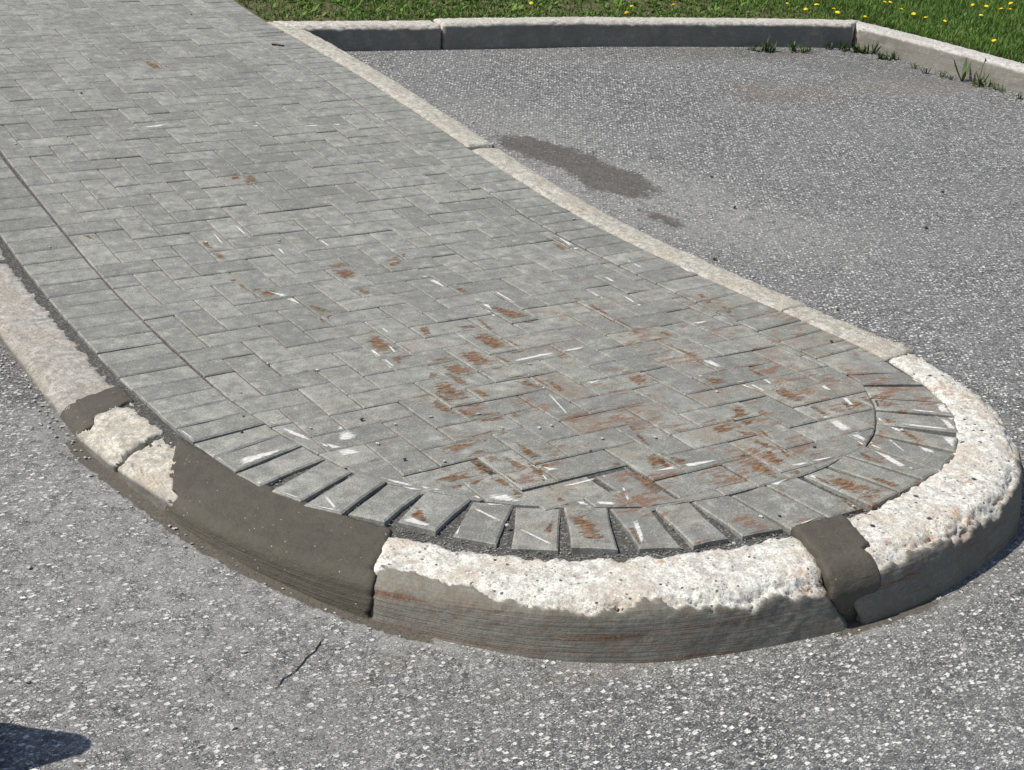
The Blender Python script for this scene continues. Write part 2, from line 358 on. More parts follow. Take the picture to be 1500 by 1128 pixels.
# ------------------------------------------------------------------ the kerb line round the island
INNER = np.array([(-.526, 6.5), (-.526, 2.5), (-.526, .72), (-.522, .287), (-.523, -.02), (-.525, -.30), (-.524, -.46), (-.522, -.61), (-.507, -.76), (-.484, -.88),
 (-.450, -1.03), (-.412, -1.16), (-.372, -1.255), (-.325, -1.35), (-.272, -1.45), (-.21, -1.535), (-.155, -1.595), (-.06, -1.69), (.0, -1.735), (.09, -1.785),
 (.17, -1.815), (.27, -1.845), (.4, -1.87), (.54, -1.89), (.67, -1.893), (.8, -1.88), (.9, -1.856), (1.07, -1.81), (1.193, -1.75), (1.301, -1.668), (1.387, -1.575),
 (1.462, -1.465), (1.525, -1.325), (1.562, -1.16), (1.573, -1.0), (1.573, -.85), (1.572, -.65), (1.58, -.27), (1.592, .3), (1.592, .72), (1.59, 1.28),
 (1.602, 1.7), (1.612, 2.5), (1.59, 3.17), (1.555, 3.56)])
def resample(P, ds, smooth=0):
    P = np.asarray(P, float); L = np.r_[0, np.cumsum(np.hypot(*np.diff(P, axis=0).T))]
    n = int(L[-1]/ds)+2; s = np.linspace(0, L[-1], n)
    Q = np.c_[np.interp(s, L, P[:, 0]), np.interp(s, L, P[:, 1])]
    if smooth:
        k = int(smooth/ds); pad = np.r_[2*Q[0]-Q[1:k+1][::-1], Q, 2*Q[-1]-Q[-k-1:-1][::-1]]
        ker = np.hanning(2*k+3)[1:-1]; ker /= ker.sum()
        Q = np.c_[np.convolve(pad[:, 0], ker, 'valid'), np.convolve(pad[:, 1], ker, 'valid')]
    return Q
class Path:
    def __init__(s, P, ds=.01, smooth=.12):
        s.Q = resample(P, ds, smooth); d = np.hypot(*np.diff(s.Q, axis=0).T); s.L = np.r_[0, np.cumsum(d)]
        t = np.gradient(s.Q, axis=0); t /= np.hypot(*t.T)[:, None]; s.T = t
        s.Nn = np.c_[t[:, 1], -t[:, 0]]           # right-hand normal
    def at(s, q):
        ex = np.minimum(q, 0) + np.maximum(q-s.L[-1], 0)
        f = lambda A_: np.stack([np.interp(q, s.L, A_[:, 0]), np.interp(q, s.L, A_[:, 1])], -1)
        T = f(s.T); return f(s.Q)+T*ex[..., None], f(s.Nn)
    def s_of(s, p): return s.L[np.argmin(((s.Q-np.asarray(p)[:2])**2).sum(1))]
PATH = Path(INNER); SGN = 1.
_p, _n = PATH.at(np.array([PATH.s_of((-.52, 0))]))
SGN = -1. if _n[0, 0] > 0 else 1.               # outward on the left means towards -x
WID = lambda y, x: .172 + .012*sstep(-.9, -1.6, y) - .034*sstep(1.0, 1.6, x)
sx = lambda px, py: PATH.s_of(bp(px, py))

def kerb_mesh(name, path, sgn, sa, sb, mat, w=.17, r=.03, zt=-.004, ground=A, ds=.006, dp=.006, rough=.003, spall=.012, spall_face=.045,
              batter=.02, jag=.006, seed=1, proud=0., lower=0., inner_extra=0., face_floor=.05, top_lean=0., attr_soft=False, width_fn=None, endround=.012, pits=.5, smooth_start=0., low0=0., shoulder=False):
    """a kerb piece swept along a path between the cut lines sa=(inner,outer), sb=(inner,outer) given as arc lengths"""
    # unit profile: parameter arrays (d/w fraction etc.) built for a nominal face height
    hin = .10
    nin = max(4, int(hin/.02)); ntop = max(4, int((w-r)/dp)); narc = max(3, int(r*1.57/dp)); H = .2; nf = max(5, int(H/dp))
    seg = np.r_[np.zeros(nin), np.ones(ntop), np.full(narc, 2), np.full(nf, 3)]
    loc = np.r_[np.arange(nin)/nin, np.arange(ntop)/ntop, np.arange(narc)/narc, np.linspace(0, 1, nf)]
    m = len(seg)
    n = max(6, int(max(sb[0]-sa[0], sb[1]-sa[1])/ds)+1)
    across = np.clip(np.where(seg == 0, 0, np.where(seg == 1, loc*(w-r)/w, 1.)), 0, 1)
    j1 = N1(np.arange(m)*dp*45, seed+3)*jag + N1(np.arange(m)*dp*14, seed+5)*jag
    j2 = N1(np.arange(m)*dp*45, seed+7)*jag + N1(np.arange(m)*dp*14, seed+9)*jag
    down = np.where(seg == 3, np.clip(loc*.2/.16, 0, 1), 0.)
    sa = tuple(sa)+((sa[1],) if len(sa) == 2 else ()); sb = tuple(sb)+((sb[1],) if len(sb) == 2 else ())
    s0 = sa[0]+(sa[1]-sa[0])*across+(sa[2]-sa[1])*down + j1; s1 = sb[0]+(sb[1]-sb[0])*across+(sb[2]-sb[1])*down + j2
    tt = np.linspace(0, 1, n)[:, None]; s = s0[None]+(s1-s0)[None]*tt            # n x m
    q, nn = path.at(s); nn = nn*sgn
    wv = np.full((n, m), w)
    if width_fn is not None: wv = width_fn(q[..., 1], q[..., 0])
    SEG = np.broadcast_to(seg, (n, m)); LOC = np.broadcast_to(loc, (n, m))
    outp = q + nn*(wv+batter)[..., None]
    zg = ground(outp[..., 0], outp[..., 1]) - S(q[..., 0], q[..., 1]) - face_floor - zt      # bottom of the face relative to the top
    d = np.where(SEG == 0, -inner_extra, np.where(SEG == 1, -inner_extra+LOC*(wv-r+inner_extra), np.where(SEG == 2, wv-r+r*np.sin(LOC*np.pi/2), wv+batter*LOC)))
    z = np.where(SEG == 0, -hin*(1-LOC), np.where(SEG == 1, -top_lean*LOC, np.where(SEG == 2, -top_lean-r*(1-np.cos(LOC*np.pi/2)), -top_lean-r+LOC*(zg+r+top_lean))))
    # outward normal of the profile
    nd = np.where(SEG == 0, -1., np.where(SEG == 1, 0., np.where(SEG == 2, np.sin(LOC*np.pi/2), 1.)))
    nz = np.where(SEG == 0, 0., np.where(SEG == 1, 1., np.where(SEG == 2, np.cos(LOC*np.pi/2), .05)))
    arc = np.where(SEG == 0, -9., np.where(SEG == 1, -(1-LOC)*(wv-r)-r*.78, np.where(SEG == 2, (LOC-.5)*r*1.57, r*.78+LOC*np.maximum(.02, -(zg+r)))))
    P3 = np.concatenate([q+nn*d[..., None], (z+S(q[..., 0], q[..., 1]))[..., None]], -1)
    # spalled arris with a ragged lower edge
    lowedge = low0 - (.055*(1-sstep(0, smooth_start, s-s0[None])) if smooth_start else 0.) + spall_face*(.6+1.15*N1(s*5.5, seed+21)+.8*N1(s*23, seed+22)) + .022*fbm(P3, 70., 3, seed+23)
    msk = np.where(SEG == 0, 0, 1-sstep(lowedge-.003, lowedge+.006, arc)) if spall > 0 else np.zeros((n, m))
    topm = np.where(SEG == 1, 1., np.where(SEG == 2, 1., 0))
    edge = np.exp(-(arc/.035)**2)
    dis = rough*fbm(P3, 90., 4, seed+31)*np.where(SEG == 3, .35, 1.) + rough*.8*fbm(P3, 22., 3, seed+32)
    if spall > 0:
        pit = np.clip(fbm(P3, 85., 3, seed+41)*2.2-.15, 0, 1)
        dis = dis - msk*(spall*edge*(.65+.5*fbm(P3, 30., 3, seed+42)) + spall*pits*pit*(.35+edge)) - topm*.0015
        inn = np.exp(-((wv-d)-wv)**2/.0004)*0
    # ragged inner edge
    ie = np.exp(-((d+inner_extra)/.012)**2)*np.where(SEG == 1, 1, 0)
    z = z - ie*np.clip(.006+.012*fbm(P3, 40., 3, seed+51), 0, .02)*(1 if spall > 0 else .4)
    # rounded ends
    es = np.minimum(s-s0[None], s1[None]-s); er = np.clip(1-es/endround, 0, 1)**2*endround*.55
    dis = dis - er*np.where(SEG == 0, 0, 1) + proud - lower
    d = d + nd*dis; z = z + nz*dis
    V = np.concatenate([q+nn*d[..., None], (z+zt+S(q[..., 0], q[..., 1]))[..., None]], -1)
    face = np.where(SEG == 3, 1., np.where(SEG == 2, LOC, 0.))
    prof = np.cumsum(np.r_[0, np.full(m-1, dp)]); uv = np.stack([s, np.broadcast_to(prof, (n, m))], -1)
    V = V.reshape(-1, 3); Fc = gridfaces(n, m)
    # close the ends with a fan down to the buried edge
    e0 = list(range(m)); e1 = list(range((n-1)*m, n*m))
    faces = Fc.tolist()
    c0 = len(V); c1 = c0+1
    V = np.r_[V, [V[e0].mean(0)-(0, 0, .02)], [V[e1].mean(0)-(0, 0, .02)]]
    for i in range(m-1): faces.append((c0, e0[i+1], e0[i])); faces.append((c1, e1[i], e1[i+1]))
    faces.append((c0, e0[0], e0[-1])); faces.append((c1, e1[-1], e1[0]))
    if sgn < 0: faces = [f[::-1] for f in faces]
    pad = lambda a: np.r_[a.ravel(), 0, 0]
    mk = np.maximum(msk*np.maximum(edge*1.4, .0), np.where(SEG <= 2, .55, 0)*topm)
    mk = np.clip(np.maximum(mk, msk), 0, 1)
    if shoulder: face = np.where(SEG == 0, 0, np.maximum(np.where(SEG == 3, 1., 0.), 1-msk)); mk = np.where(SEG == 0, .5, msk)
    UV = np.r_[uv.reshape(-1, 2), [[0, 0], [0, 0]]]
    me = mesh(name, V, faces, mat, True, dict(spall=pad(mk), face=pad(face)), UV)
    return me

KW = dict(sgn=SGN, path=PATH, width_fn=WID)
def piece(name, sa, sb, mat, label, cat, **k):
    kk = dict(KW); kk.update(k)
    o = link(name, kerb_mesh(name, kk.pop('path'), kk.pop('sgn'), sa, sb, mat, **kk), None, label, cat)
    return o

# ------------------------------------------------------------------ ground: asphalt sheet
def axis(lo, hi, fine_lo, fine_hi, st):
    a = np.arange(fine_lo, fine_hi+1e-6, st); l = []; x = fine_lo; k = st
    while x > lo: k *= 1.35; x -= k; l.append(x)
    r_ = []; x = fine_hi; k = st
    while x < hi: k *= 1.35; x += k; r_.append(x)
    return np.r_[l[::-1], a, r_]
gx = axis(-60, 60, -2.2, 6.6, .028); gy = axis(-60, 60, -3.3, 3.7, .028)
X, Y = np.meshgrid(gx, gy, indexing='ij')
Zz = A(X, Y) + .004*fbm(np.stack([X, Y, X*0], -1), 1.6, 3, 5)
def blob(px, py, a, b, ang=0., soft=.5, Z=A):
    """soft ellipse on the ground, centre at a photo pixel, half axes in metres"""
    c = bp(px, py, Z); ca, sa_ = math.cos(ang), math.sin(ang)
    u = ((X-c[0])*ca+(Y-c[1])*sa_)/a; v = (-(X-c[0])*sa_+(Y-c[1])*ca)/b
    return 1-sstep(1-soft, 1+soft, np.hypot(u, v))
near = (np.abs(X) < 9) & (np.abs(Y) < 8)
dk = np.full(X.shape, 9.); sk = np.zeros(X.shape)
qs = PATH.Q[::4]; ls = PATH.L[::4]; idx = np.where(near.ravel())[0]; XY = np.c_[X.ravel()[idx], Y.ravel()[idx]]
best = np.full(len(idx), 1e9); bs = np.zeros(len(idx))
for k in range(0, len(qs), 40):
    D = ((XY[:, None, :]-qs[None, k:k+40])**2).sum(2); j = D.argmin(1); v = D[np.arange(len(idx)), j]
    u = v < best; best[u] = v[u]; bs[u] = ls[k:k+40][j[u]]
dk.ravel()[idx] = np.sqrt(best); sk.ravel()[idx] = bs
dout = dk - WID(Y, X) - .02                                        # distance out from the kerb face
sP1a, sP1b = sx(165, 562), sx(196, 590); sB, sP2a, sP2b = sx(213, 610), sx(252, 637), sx(566, 778)
sP3a, sP3b, sD = sx(1173, 782), sx(1236, 763), sx(1306, 523)
band = lambda s0, s1, e=.06: sstep(s0-e, s0+e*.3, sk)*(1-sstep(s1-e*.3, s1+e, sk))
mort = (1-sstep(-.01, .05, dout))*band(sP2a-.12, sP2b+.16, .1) + (1-sstep(.0, .05, dout))*band(sP3a-.02, sP3b+.1)*.75 + (1-sstep(-.01, .03, dout))*band(sP1a-.02, sB, .05)*.4
pale = np.maximum.reduce([(1-sstep(.02, .22, dout))*band(sP2a-.35, sP2b+.25, .2), blob(170, 870, .42, .50, .3, .8)*.85, blob(60, 760, .25, .5, 0, .8)*.75, blob(330, 1010, .5, .3, .4, .9)*.65,
                          (1-sstep(.0, .09, dout))*band(sP2b+.1, sD-.2, .2)*.55, blob(960, 290, .42, .95, .42, .6)*.75, blob(780, 195, .35, .5, .2, .8)*.6, blob(470, 1090, .45, .22, 0, .9)*.45, (1-sstep(0, .14, dout))*band(sP3a, sP3b+.25, .15)*.8])
damp = np.maximum.reduce([blob(825, 232, .15, .40, .28, .8), blob(900, 264, .17, .24, .25, .8), blob(785, 220, .12, .24, .3, .8)*.9, blob(975, 322, .06, .16, .2, .9)*.72])
tan = np.maximum.reduce([blob(1148, 135, .34, .16, -.15, .5), blob(1325, 125, .55, .16, -.2, .6)*.7, blob(1030, 76, .2, .07, 0, .6), blob(1160, 80, .2, .06, 0, .6)*.9, blob(560, 990, .10, .05, .5, .7)*.5, blob(870, 985, .3, .05, .0, .7)*.4])
dirt = np.maximum.reduce([blob(1330, 105, .7, .22, -.5, .8)*.5, blob(1080, 78, .9, .12, -.15, .8)*.55, (1-sstep(0, .06, dout))*.45*(sk > sP3b), (1-sstep(.0, .10, dout))*band(0, sB+.1)*.6])
link('asphalt', mesh('asphalt', np.stack([X, Y, Zz], -1).reshape(-1, 3), gridfaces(len(gx), len(gy))[:, ::-1], M['asphalt'], True,
     dict(mortar=np.clip(mort, 0, 1), pale=np.clip(pale, 0, 1), damp=damp, tan=tan, dirt=np.clip(dirt, 0, 1))), kind='structure')

def crack(pts, w0, Z, parent=None):
    P = np.array([bp(x, y, Z) for x, y in pts]); Q = resample(P[:, :2], .012)
    Q = Q + .004*np.c_[N1(np.arange(len(Q))*.9, 3), N1(np.arange(len(Q))*.9, 8)]
    t = np.gradient(Q, axis=0); t /= np.hypot(*t.T)[:, None]; nn = np.c_[-t[:, 1], t[:, 0]]
    ww = w0*(.55+.6*np.abs(N1(np.arange(len(Q))*.6, 14)))*np.clip(np.minimum(np.arange(len(Q)), np.arange(len(Q))[::-1])/4, .08, 1)
    V = np.r_[Q+nn*ww[:, None], Q-nn*ww[:, None]]; z = Z(V[:, 0], V[:, 1])+.004*fbm(np.c_[V, V[:, 0]*0], 1.6, 3, 5)+.002
    n = len(Q); return np.c_[V, z], [(i, i+1, n+i+1, n+i) for i in range(n-1)]
AS = bpy.data.objects['asphalt']
for pts in ([(482, 930), (470, 942), (462, 955), (447, 968), (438, 980), (428, 990), (415, 996), (405, 1010), (396, 1018)], [(434, 1012), (431, 1020)], [(452, 912), (446, 918), (440, 920)]):
    V, Fc = crack(pts, .0022, A); link('crack', mesh('crack', V, Fc, M['crack'], False), AS)

# ------------------------------------------------------------------ lawn behind the far kerb
FK = np.array([bp(x, y, S)[:2] for x, y in [(400, 30), (630, 29), (850, 26.5), (1100, 28.5), (1250, 31)]])     # back edge of the far kerb
GK = np.array([bp(x, y, S)[:2] for x, y in [(1262, 32), (1330, 50), (1400, 68), (1500, 95)]])
gd = GK[-1]-GK[0]; gd /= np.hypot(*gd); fd = FK[-1]-FK[0]; fd /= np.hypot(*fd)
corner = FK[-1]
def side(P, a, d): return (P[..., 0]-a[0])*d[1]-(P[..., 1]-a[1])*d[0]
lx = axis(-40, 60, 1.0, 9.5, .12); ly = axis(-40, 60, -1., 8.5, .12)
LX, LY = np.meshgrid(lx, ly, indexing='ij')
def in_lawn(x, y, margin=0.):
    P = np.stack([x, y], -1)
    beyond_f = side(P, FK[0], fd) < -margin
    beyond_g = side(P, GK[0], gd) < -margin
    return ((beyond_f & (x < corner[0])) | ((x >= corner[0]-.2) & beyond_g & (beyond_f | (x > corner[0])))) & (x > 1.555+margin)
def LZ(x, y): return S(x, y) - .008 + .03*sstep(.1, 2.5, -side(np.stack([x, y], -1), FK[0], fd))*0 + .008*fbm(np.stack([x, y, np.asarray(x)*0], -1), 2.2, 3, 9)
keep = in_lawn(LX, LY, -.14).ravel(); Vl = np.stack([LX, LY, LZ(LX, LY)], -1).reshape(-1, 3)
gf = gridfaces(len(lx), len(ly)); gf = gf[keep[gf].all(1)][:, ::-1]
us = np.unique(gf); remap = np.full(len(Vl), -1); remap[us] = np.arange(len(us))
# pull the lawn edge in under the kerb back and the paving edge
Vl = Vl[us]; Vl[:, 0] = np.maximum(Vl[:, 0], 1.545)
link('lawn', mesh('lawn', Vl, remap[gf], M['soil']), kind='structure')

# ------------------------------------------------------------------ kerb pieces
lim = dict(ds=.0055, dp=.0055)
def sg(px, py): return PATH.s_of(bp(px, py, A))
s_top = 0.05; sA0 = sx(14, 379)
piece('kerb_stone', (s_top, s_top), (sA0-.012, sA0-.02), M['kerb_grey'], 'grey kerb stone just up the ramp from the long grey stone, beside the pavers', 'kerb stone', r=.022, spall=.006, spall_face=.02, seed=3, ds=.02, dp=.012)
piece('kerb_stone', (sA0+.012, sA0+.004), (sx(170, 566), sx(97, 594)), M['kerb_grey'], 'long low grey kerb stone with pinkish worn edge beside the pavers', 'kerb stone', r=.024, spall=.010, spall_face=.03, seed=5, zt=-.006, rough=.0022, **lim)
piece('mortar_patch', (sx(167, 562), sx(93, 588)), (sx(187, 585), sx(108, 622)), M['mortar'], 'small dark mortar patch filling the joint below the long grey kerb stone', 'mortar patch', r=.045, spall=0, seed=15, zt=-.006, rough=.0012, jag=.011, proud=.004, batter=.008, top_lean=.006, inner_extra=.008, endround=.006, **lim)
piece('kerb_stone', (sx(185, 582), sx(106, 618)), (sx(231, 631), sx(163, 668)), M['kerb_block'], 'broken pale kerb block between the small mortar patch and a crack', 'kerb stone', r=.028, spall=.016, spall_face=.016, seed=8, zt=-.005, rough=.005, endround=.012, batter=.004, **lim)
piece('kerb_stone', (sx(233, 633), sx(166, 671)), (sx(256, 650), sx(214, 738)), M['kerb_block'], 'small cream kerb block wedged between a crack and the long mortar repair', 'kerb stone', r=.022, spall=.008, spall_face=.012, seed=12, zt=-.009, rough=.004, endround=.010, batter=.004, **lim)
piece('mortar_patch', (sx(247, 640), sx(207, 728), sg(215, 757)), (sx(566, 778), sx(536, 848), sg(543, 912)), M['mortar'], 'long dark brown curved mortar repair forming a stretch of the kerb', 'mortar patch', r=.034, spall=0, seed=18, zt=-.007, rough=.0016, jag=.010, proud=.003, batter=.022, inner_extra=.020, endround=.008, top_lean=.010, **lim)
piece('kerb_stone', (sx(560, 776), sx(532, 842), sg(540, 908)), (sx(1180, 782), sx(1230, 846), sg(1261, 916)), M['kerb_white'], 'white curved kerb stone with crumbling edge and exposed aggregate at the nose', 'kerb stone', r=.045, spall=.015, spall_face=.050, seed=23, zt=-.001, rough=.0032, endround=.03, pits=.5, top_lean=.008, smooth_start=.34, low0=-.034, shoulder=True, **lim)
piece('kerb_stone', (sx(1222, 766), sx(1266, 838), sg(1263, 914)), (sD-.006, sD+.03), M['kerb_white'], 'white curved kerb stone with rust stains turning the corner of the nose', 'kerb stone', r=.045, spall=.016, spall_face=.052, seed=29, zt=.004, rough=.0032, endround=.009, pits=.5, top_lean=.006, low0=-.030, shoulder=True, **lim)
piece('mortar_patch', (sx(1170, 783), sx(1221, 838), sg(1259, 916)), (sx(1241, 764), sx(1300, 822), sg(1265, 914)), M['mortar'], 'small wedge of dark mortar between the two white curved kerb stones', 'mortar patch', r=.062, spall=0, seed=33, zt=.008, rough=.0016, jag=.006, proud=.006, batter=-.03, inner_extra=.008, endround=.010, top_lean=.010, **lim)
sE1 = sx(690, 214)
far = dict(ds=.010, dp=.008)
sEm = sx(1140, 452)
piece('kerb_stone', (sD+.006, sD+.042), (sEm-.002, sEm-.004), M['kerb_cream'], 'short cream kerb stone next to the rust stained corner stone', 'kerb stone', r=.02, spall=.008, spall_face=.02, seed=37, zt=-.002, rough=.004, ds=.007, dp=.0065)
piece('kerb_stone', (sEm+.001, sEm-.001), (sE1-.016, sE1-.026), M['kerb_cream'], 'long straight cream kerb stone beside the damp asphalt patch', 'kerb stone', r=.02, spall=.006, spall_face=.02, seed=41, zt=.0, rough=.003, **far)
piece('kerb_stone', (sE1+.018, sE1+.012), (PATH.L[-1]+.01, PATH.L[-1]-.2), M['kerb_cream'], 'cream kerb stone running up the ramp to the dark far kerb', 'kerb stone', r=.02, spall=.006, spall_face=.02, seed=43, zt=.003, rough=.003, **far)

# far kerb: swept along its back edge, outward = towards the parking bay
fpts = np.r_[[FK[0]-fd*.02], FK[1:-1], [FK[-1]]]
FPATH = Path(fpts, .02, .2); LF = FPATH.L[-1]
_, fn_ = FPATH.at(np.array([LF/2])); FS = 1. if fn_[0, 1] < 0 else -1.
GPATH = Path(np.r_[[FK[-1]+fd*.0], GK[1:], [GK[-1]+gd*7]], .02, .1)
_, gn_ = GPATH.at(np.array([.5])); GS = 1. if gn_[0, 0] < 0 else -1.
sJ = FPATH.s_of(bp(630, 29))
fk = dict(w=.185, width_fn=None, ds=.012, dp=.008, face_floor=.05, batter=.004)
piece('kerb_stone', (.0, .12), (sJ-.008, sJ-.012), M['kerb_far'], 'short shaded kerb stone joining the walkway kerb in front of the grass', 'kerb stone', path=FPATH, sgn=FS, r=.024, spall=.012, spall_face=.018, seed=51, zt=.0, rough=.003, **fk)
piece('kerb_stone', (sJ+.008, sJ+.004), (LF+.05, LF-.12), M['kerb_far'], 'long shaded kerb stone with dark board marked face and white top before the lawn', 'kerb stone', path=FPATH, sgn=FS, r=.026, spall=.010, spall_face=.014, seed=55, zt=.012, rough=.003, **fk)
piece('kerb_stone', (-.03, .12), (4.2, 4.2), M['kerb_side'], 'sunlit beige kerb stone with weeds at its foot beside the dandelion lawn', 'kerb stone', path=GPATH, sgn=GS, r=.026, spall=.009, spall_face=.018, seed=59, zt=.012, rough=.003, **fk)

# ------------------------------------------------------------------ paving
G = .102
PTS = {(0,0):(361,460),(2,0):(444,446),(-2,2):(308,509),(0,2):(399,492.4),(2,2):(488,477),(4,2):(574,465),(4,4):(622,493),(6,4):(704,480),
(3,5):(598,517),(5,5):(691,503.6),(5,6):(721,518),(6,6):(760,511),(5,7):(743,534),(7,7):(825,519.5),(9,7):(917,508),(8,8):(906,530),(6,10):(880,577),(8,10):(968,561),
(5,11):(862,602),(7,11):(959,586.6),(10,7):(958,503),(10,10):(1056,543),(12,10):(1136,531),(9,11):(1050,567.6),(11,11):(1132,552.4),(10,12):(1126,576),
(-3,3):(277,535),(-3,-1):(210,468),(-3,-5):(148,405),(-3,-9):(96,345),(-5,2):(162,536),(-5,-9):(12,358),(-5,-3):(86,452)}
KU = np.array([(u*G, -v*G) for u, v in PTS]); KR = np.array([bp(*p)[:2] for p in PTS.values()]) - KU
def warp(P):
    P = np.atleast_2d(np.asarray(P, float)); d2 = ((P[:, None]-KU[None])**2).sum(2); wt = np.exp(-d2/(2*.24**2))
    return P + (wt[:, :, None]*KR[None]).sum(1)/(wt.sum(1)+.25)[:, None]

def clip(poly, a, b):
    """keep the part of a convex polygon left of a->b"""
    out = []; n = len(poly); d = (b[0]-a[0], b[1]-a[1]); f = lambda p: d[0]*(p[1]-a[1])-d[1]*(p[0]-a[0])
    for i in range(n):
        p, q = poly[i], poly[(i+1) % n]; fp, fq = f(p), f(q)
        if fp >= 0: out.append(p)
        if (fp >= 0) != (fq >= 0):
            t = fp/(fp-fq); out.append((p[0]+t*(q[0]-p[0]), p[1]+t*(q[1]-p[1])))
    return out
def area(p): return .5*sum(p[i][0]*p[(i+1) % len(p)][1]-p[(i+1) % len(p)][0]*p[i][1] for i in range(len(p)))
def inset(poly, d):
    n = len(poly); out = []
    for i in range(n):
        p0, p1, p2 = (np.array(poly[k]) for k in ((i-1) % n, i, (i+1) % n))
        e1 = p1-p0; e2 = p2-p1; l1, l2 = np.hypot(*e1), np.hypot(*e2)
        if l1 < 1e-6 or l2 < 1e-6: out.append(tuple(p1)); continue
        n1 = np.array((-e1[1], e1[0]))/l1; n2 = np.array((-e2[1], e2[0]))/l2; b = n1+n2; k = b@b
        out.append(tuple(p1+b*(2*d/max(k, .5))))
    return out
def clean(poly, e=.004):
    o = []
    for p in poly:
        if not o or math.hypot(p[0]-o[-1][0], p[1]-o[-1][1]) > e: o.append(p)
    if len(o) > 1 and math.hypot(o[0][0]-o[-1][0], o[0][1]-o[-1][1]) <= e: o.pop()
    return o

# the curved soldier course, corner by corner: (outer-left, inner-left, inner-right, outer-right) in photo pixels
SOLD = [((235,608),(336,585),(362,603),(258,627)), ((258,628),(363,604),(389,620),(283,647)), ((284,648),(390,621),(412,636),(313,668)), ((314,669),(412,637),(442,652),(345,690)),
 ((346,692),(444,653),(475,671),(380,710)), ((398,718),(478,672),(516,690),(440,733)), ((444,738),(520,694),(566,706),(500,752)), ((510,753),(568,708),(622,718),(563,765)),
 ((582,765),(625,719),(690,731),(638,778)), ((663,783),(693,733),(753,738),(727,795)), ((749,801),(756,740),(822,742),(818,803)), ((837,803),(826,743),(890,743),(905,805)),
 ((937,802),(894,744),(951,742),(998,800)), ((1016,798),(958,742),(1010,734),(1067,788)), ((1088,784),(1014,734),(1068,725),(1147,773)), ((1159,775),(1072,724),(1119,710),(1209,758)),
 ((1216,757),(1123,710),(1163,697),(1265,742)), ((1278,741),(1178,696),(1208,685),(1316,722)), ((1319,719),(1214,682),(1235,668),(1350,704)), ((1352,702),(1239,667),(1265,654),(1376,690)),
 ((1378,689),(1270,653),(1281,637),(1399,664)), ((1400,661),(1282,635),(1284,621),(1404,641)), ((1405,632),(1285,619),(1284,601),(1399,611)), ((1398,609),(1284,599),(1277,583),(1385,590)),
 ((1381,586),(1275,581),(1265,565),(1355,564)), ((1352,562),(1266,563),(1243,549),(1323,545)), ((1321,544),(1240,548),(1213,533),(1298,529))]
RJ = [(1298,529),(1272,513),(1238,499),(1205,484),(1166,470),(1138,458),(1112,445),(1082,430),(1055,415.6),(1029,402),(995,390),(968,377),(947,365),(926,354),(899,342),(875,332),(855,321.7),(832.7,310.7),(812.7,299.6),(792,287),(777,276.7),(760,263.5),(738.7,250),(718.7,238.7),(702.7,227),(685,216.7),(672,206),(657,194),(639.5,182),(622,169),(607,160),(594,150),(578,140),(560.7,130.7),(548.7,121),(535,113),(518,104.7),(503,96.7),(492.7,90.7),(474.7,82.5),(462.7,76.7),(452,70),(442.7,64),(432,57),(420,51),(406.7,46),(398.7,39)]
borders = []
ctr = np.array((.5, -.6))
for qd in SOLD:
    P = [tuple(bp(*p)[:2]) for p in qd]
    if area(P) < 0: P = P[::-1]
    borders.append(P)
inner_curve = [bp(*qd[1])[:2] for qd in SOLD] + [bp(*SOLD[-1][2])[:2]]
# left straight soldiers (grid column u -5..-3)
v = 3.
left_in_y = inner_curve[0][1]
for k in range(80):
    v1, v0 = 3.0-k, 2.0-k          # v1 nearer
    C4 = warp([(-5*G, -v1*G), (-3*G, -v1*G), (-3*G, -v0*G), (-5*G, -v0*G)])
    if -v1*G > 6.2: break
    P = inset([tuple(c) for c in C4], .0018); borders.append(P)
# joining soldiers between v=3 and the first measured joint
j0i, j0o = bp(336, 585)[:2], bp(235, 608)[:2]
a_o, a_i = warp([(-5*G, -3*G)])[0], warp([(-3*G, -3*G)])[0]
nj = max(1, int(round(np.hypot(*(a_o-j0o))/G)))
for k in range(nj):
    f0, f1 = k/nj, (k+1)/nj; L = lambda a, b, f: tuple(a+(b-a)*f)
    P = [L(a_o, j0o, f1), L(a_i, j0i, f1), L(a_i, j0i, f0), L(a_o, j0o, f0)]
    if area(P) < 0: P = P[::-1]
    borders.append(inset(P, .0018))
# right straight soldiers
RY = sorted(bp(*p)[1] for p in RJ); RY = [RY[0]] + [y for i, y in enumerate(RY[1:]) if True]
def right_edge(y):
    R_ = PATH.Q[PATH.Q[:, 0] > 1.2]; return R_[np.argmin(np.abs(R_[:, 1]-min(y, 3.5))), 0]-.012
sm = np.convolve(np.r_[RY[:2], RY, RY[-2:]], [.15, .2, .3, .2, .15], 'valid') ; sm[0] = RY[0]
ys = list(sm)
while ys[-1] < 6.2: ys.append(ys[-1]+G)
for y0, y1 in zip(ys[:-1], ys[1:]):
    if y1-y0 < .05: continue
    sk_ = .006*math.sin(y0*1.7)
    x0, x1 = right_edge(y0), right_edge(y1)
    if y0 > 3.5: x0 = x1 = right_edge(3.45)+.0
    P = [(x0-.2, y0-.004+sk_), (x0, y0+.006), (x1, y1+.006), (x1-.2, y1-.004+sk_)]
    borders.append(inset(P, .0018))
# inner limit of the herringbone (convex, counter-clockwise)
XR = lambda y: right_edge(min(y, 3.45))-.2-.004
LIMIT = [(-3*G+.013, 6.2)] + [tuple(warp([(-3*G, -3*G)])[0]+(.004, 0))] + [tuple(p) for p in inner_curve] + [(XR(-.6), -.6), (XR(.5), .5), (XR(2.5), 2.5), (XR(2.5), 6.2)]
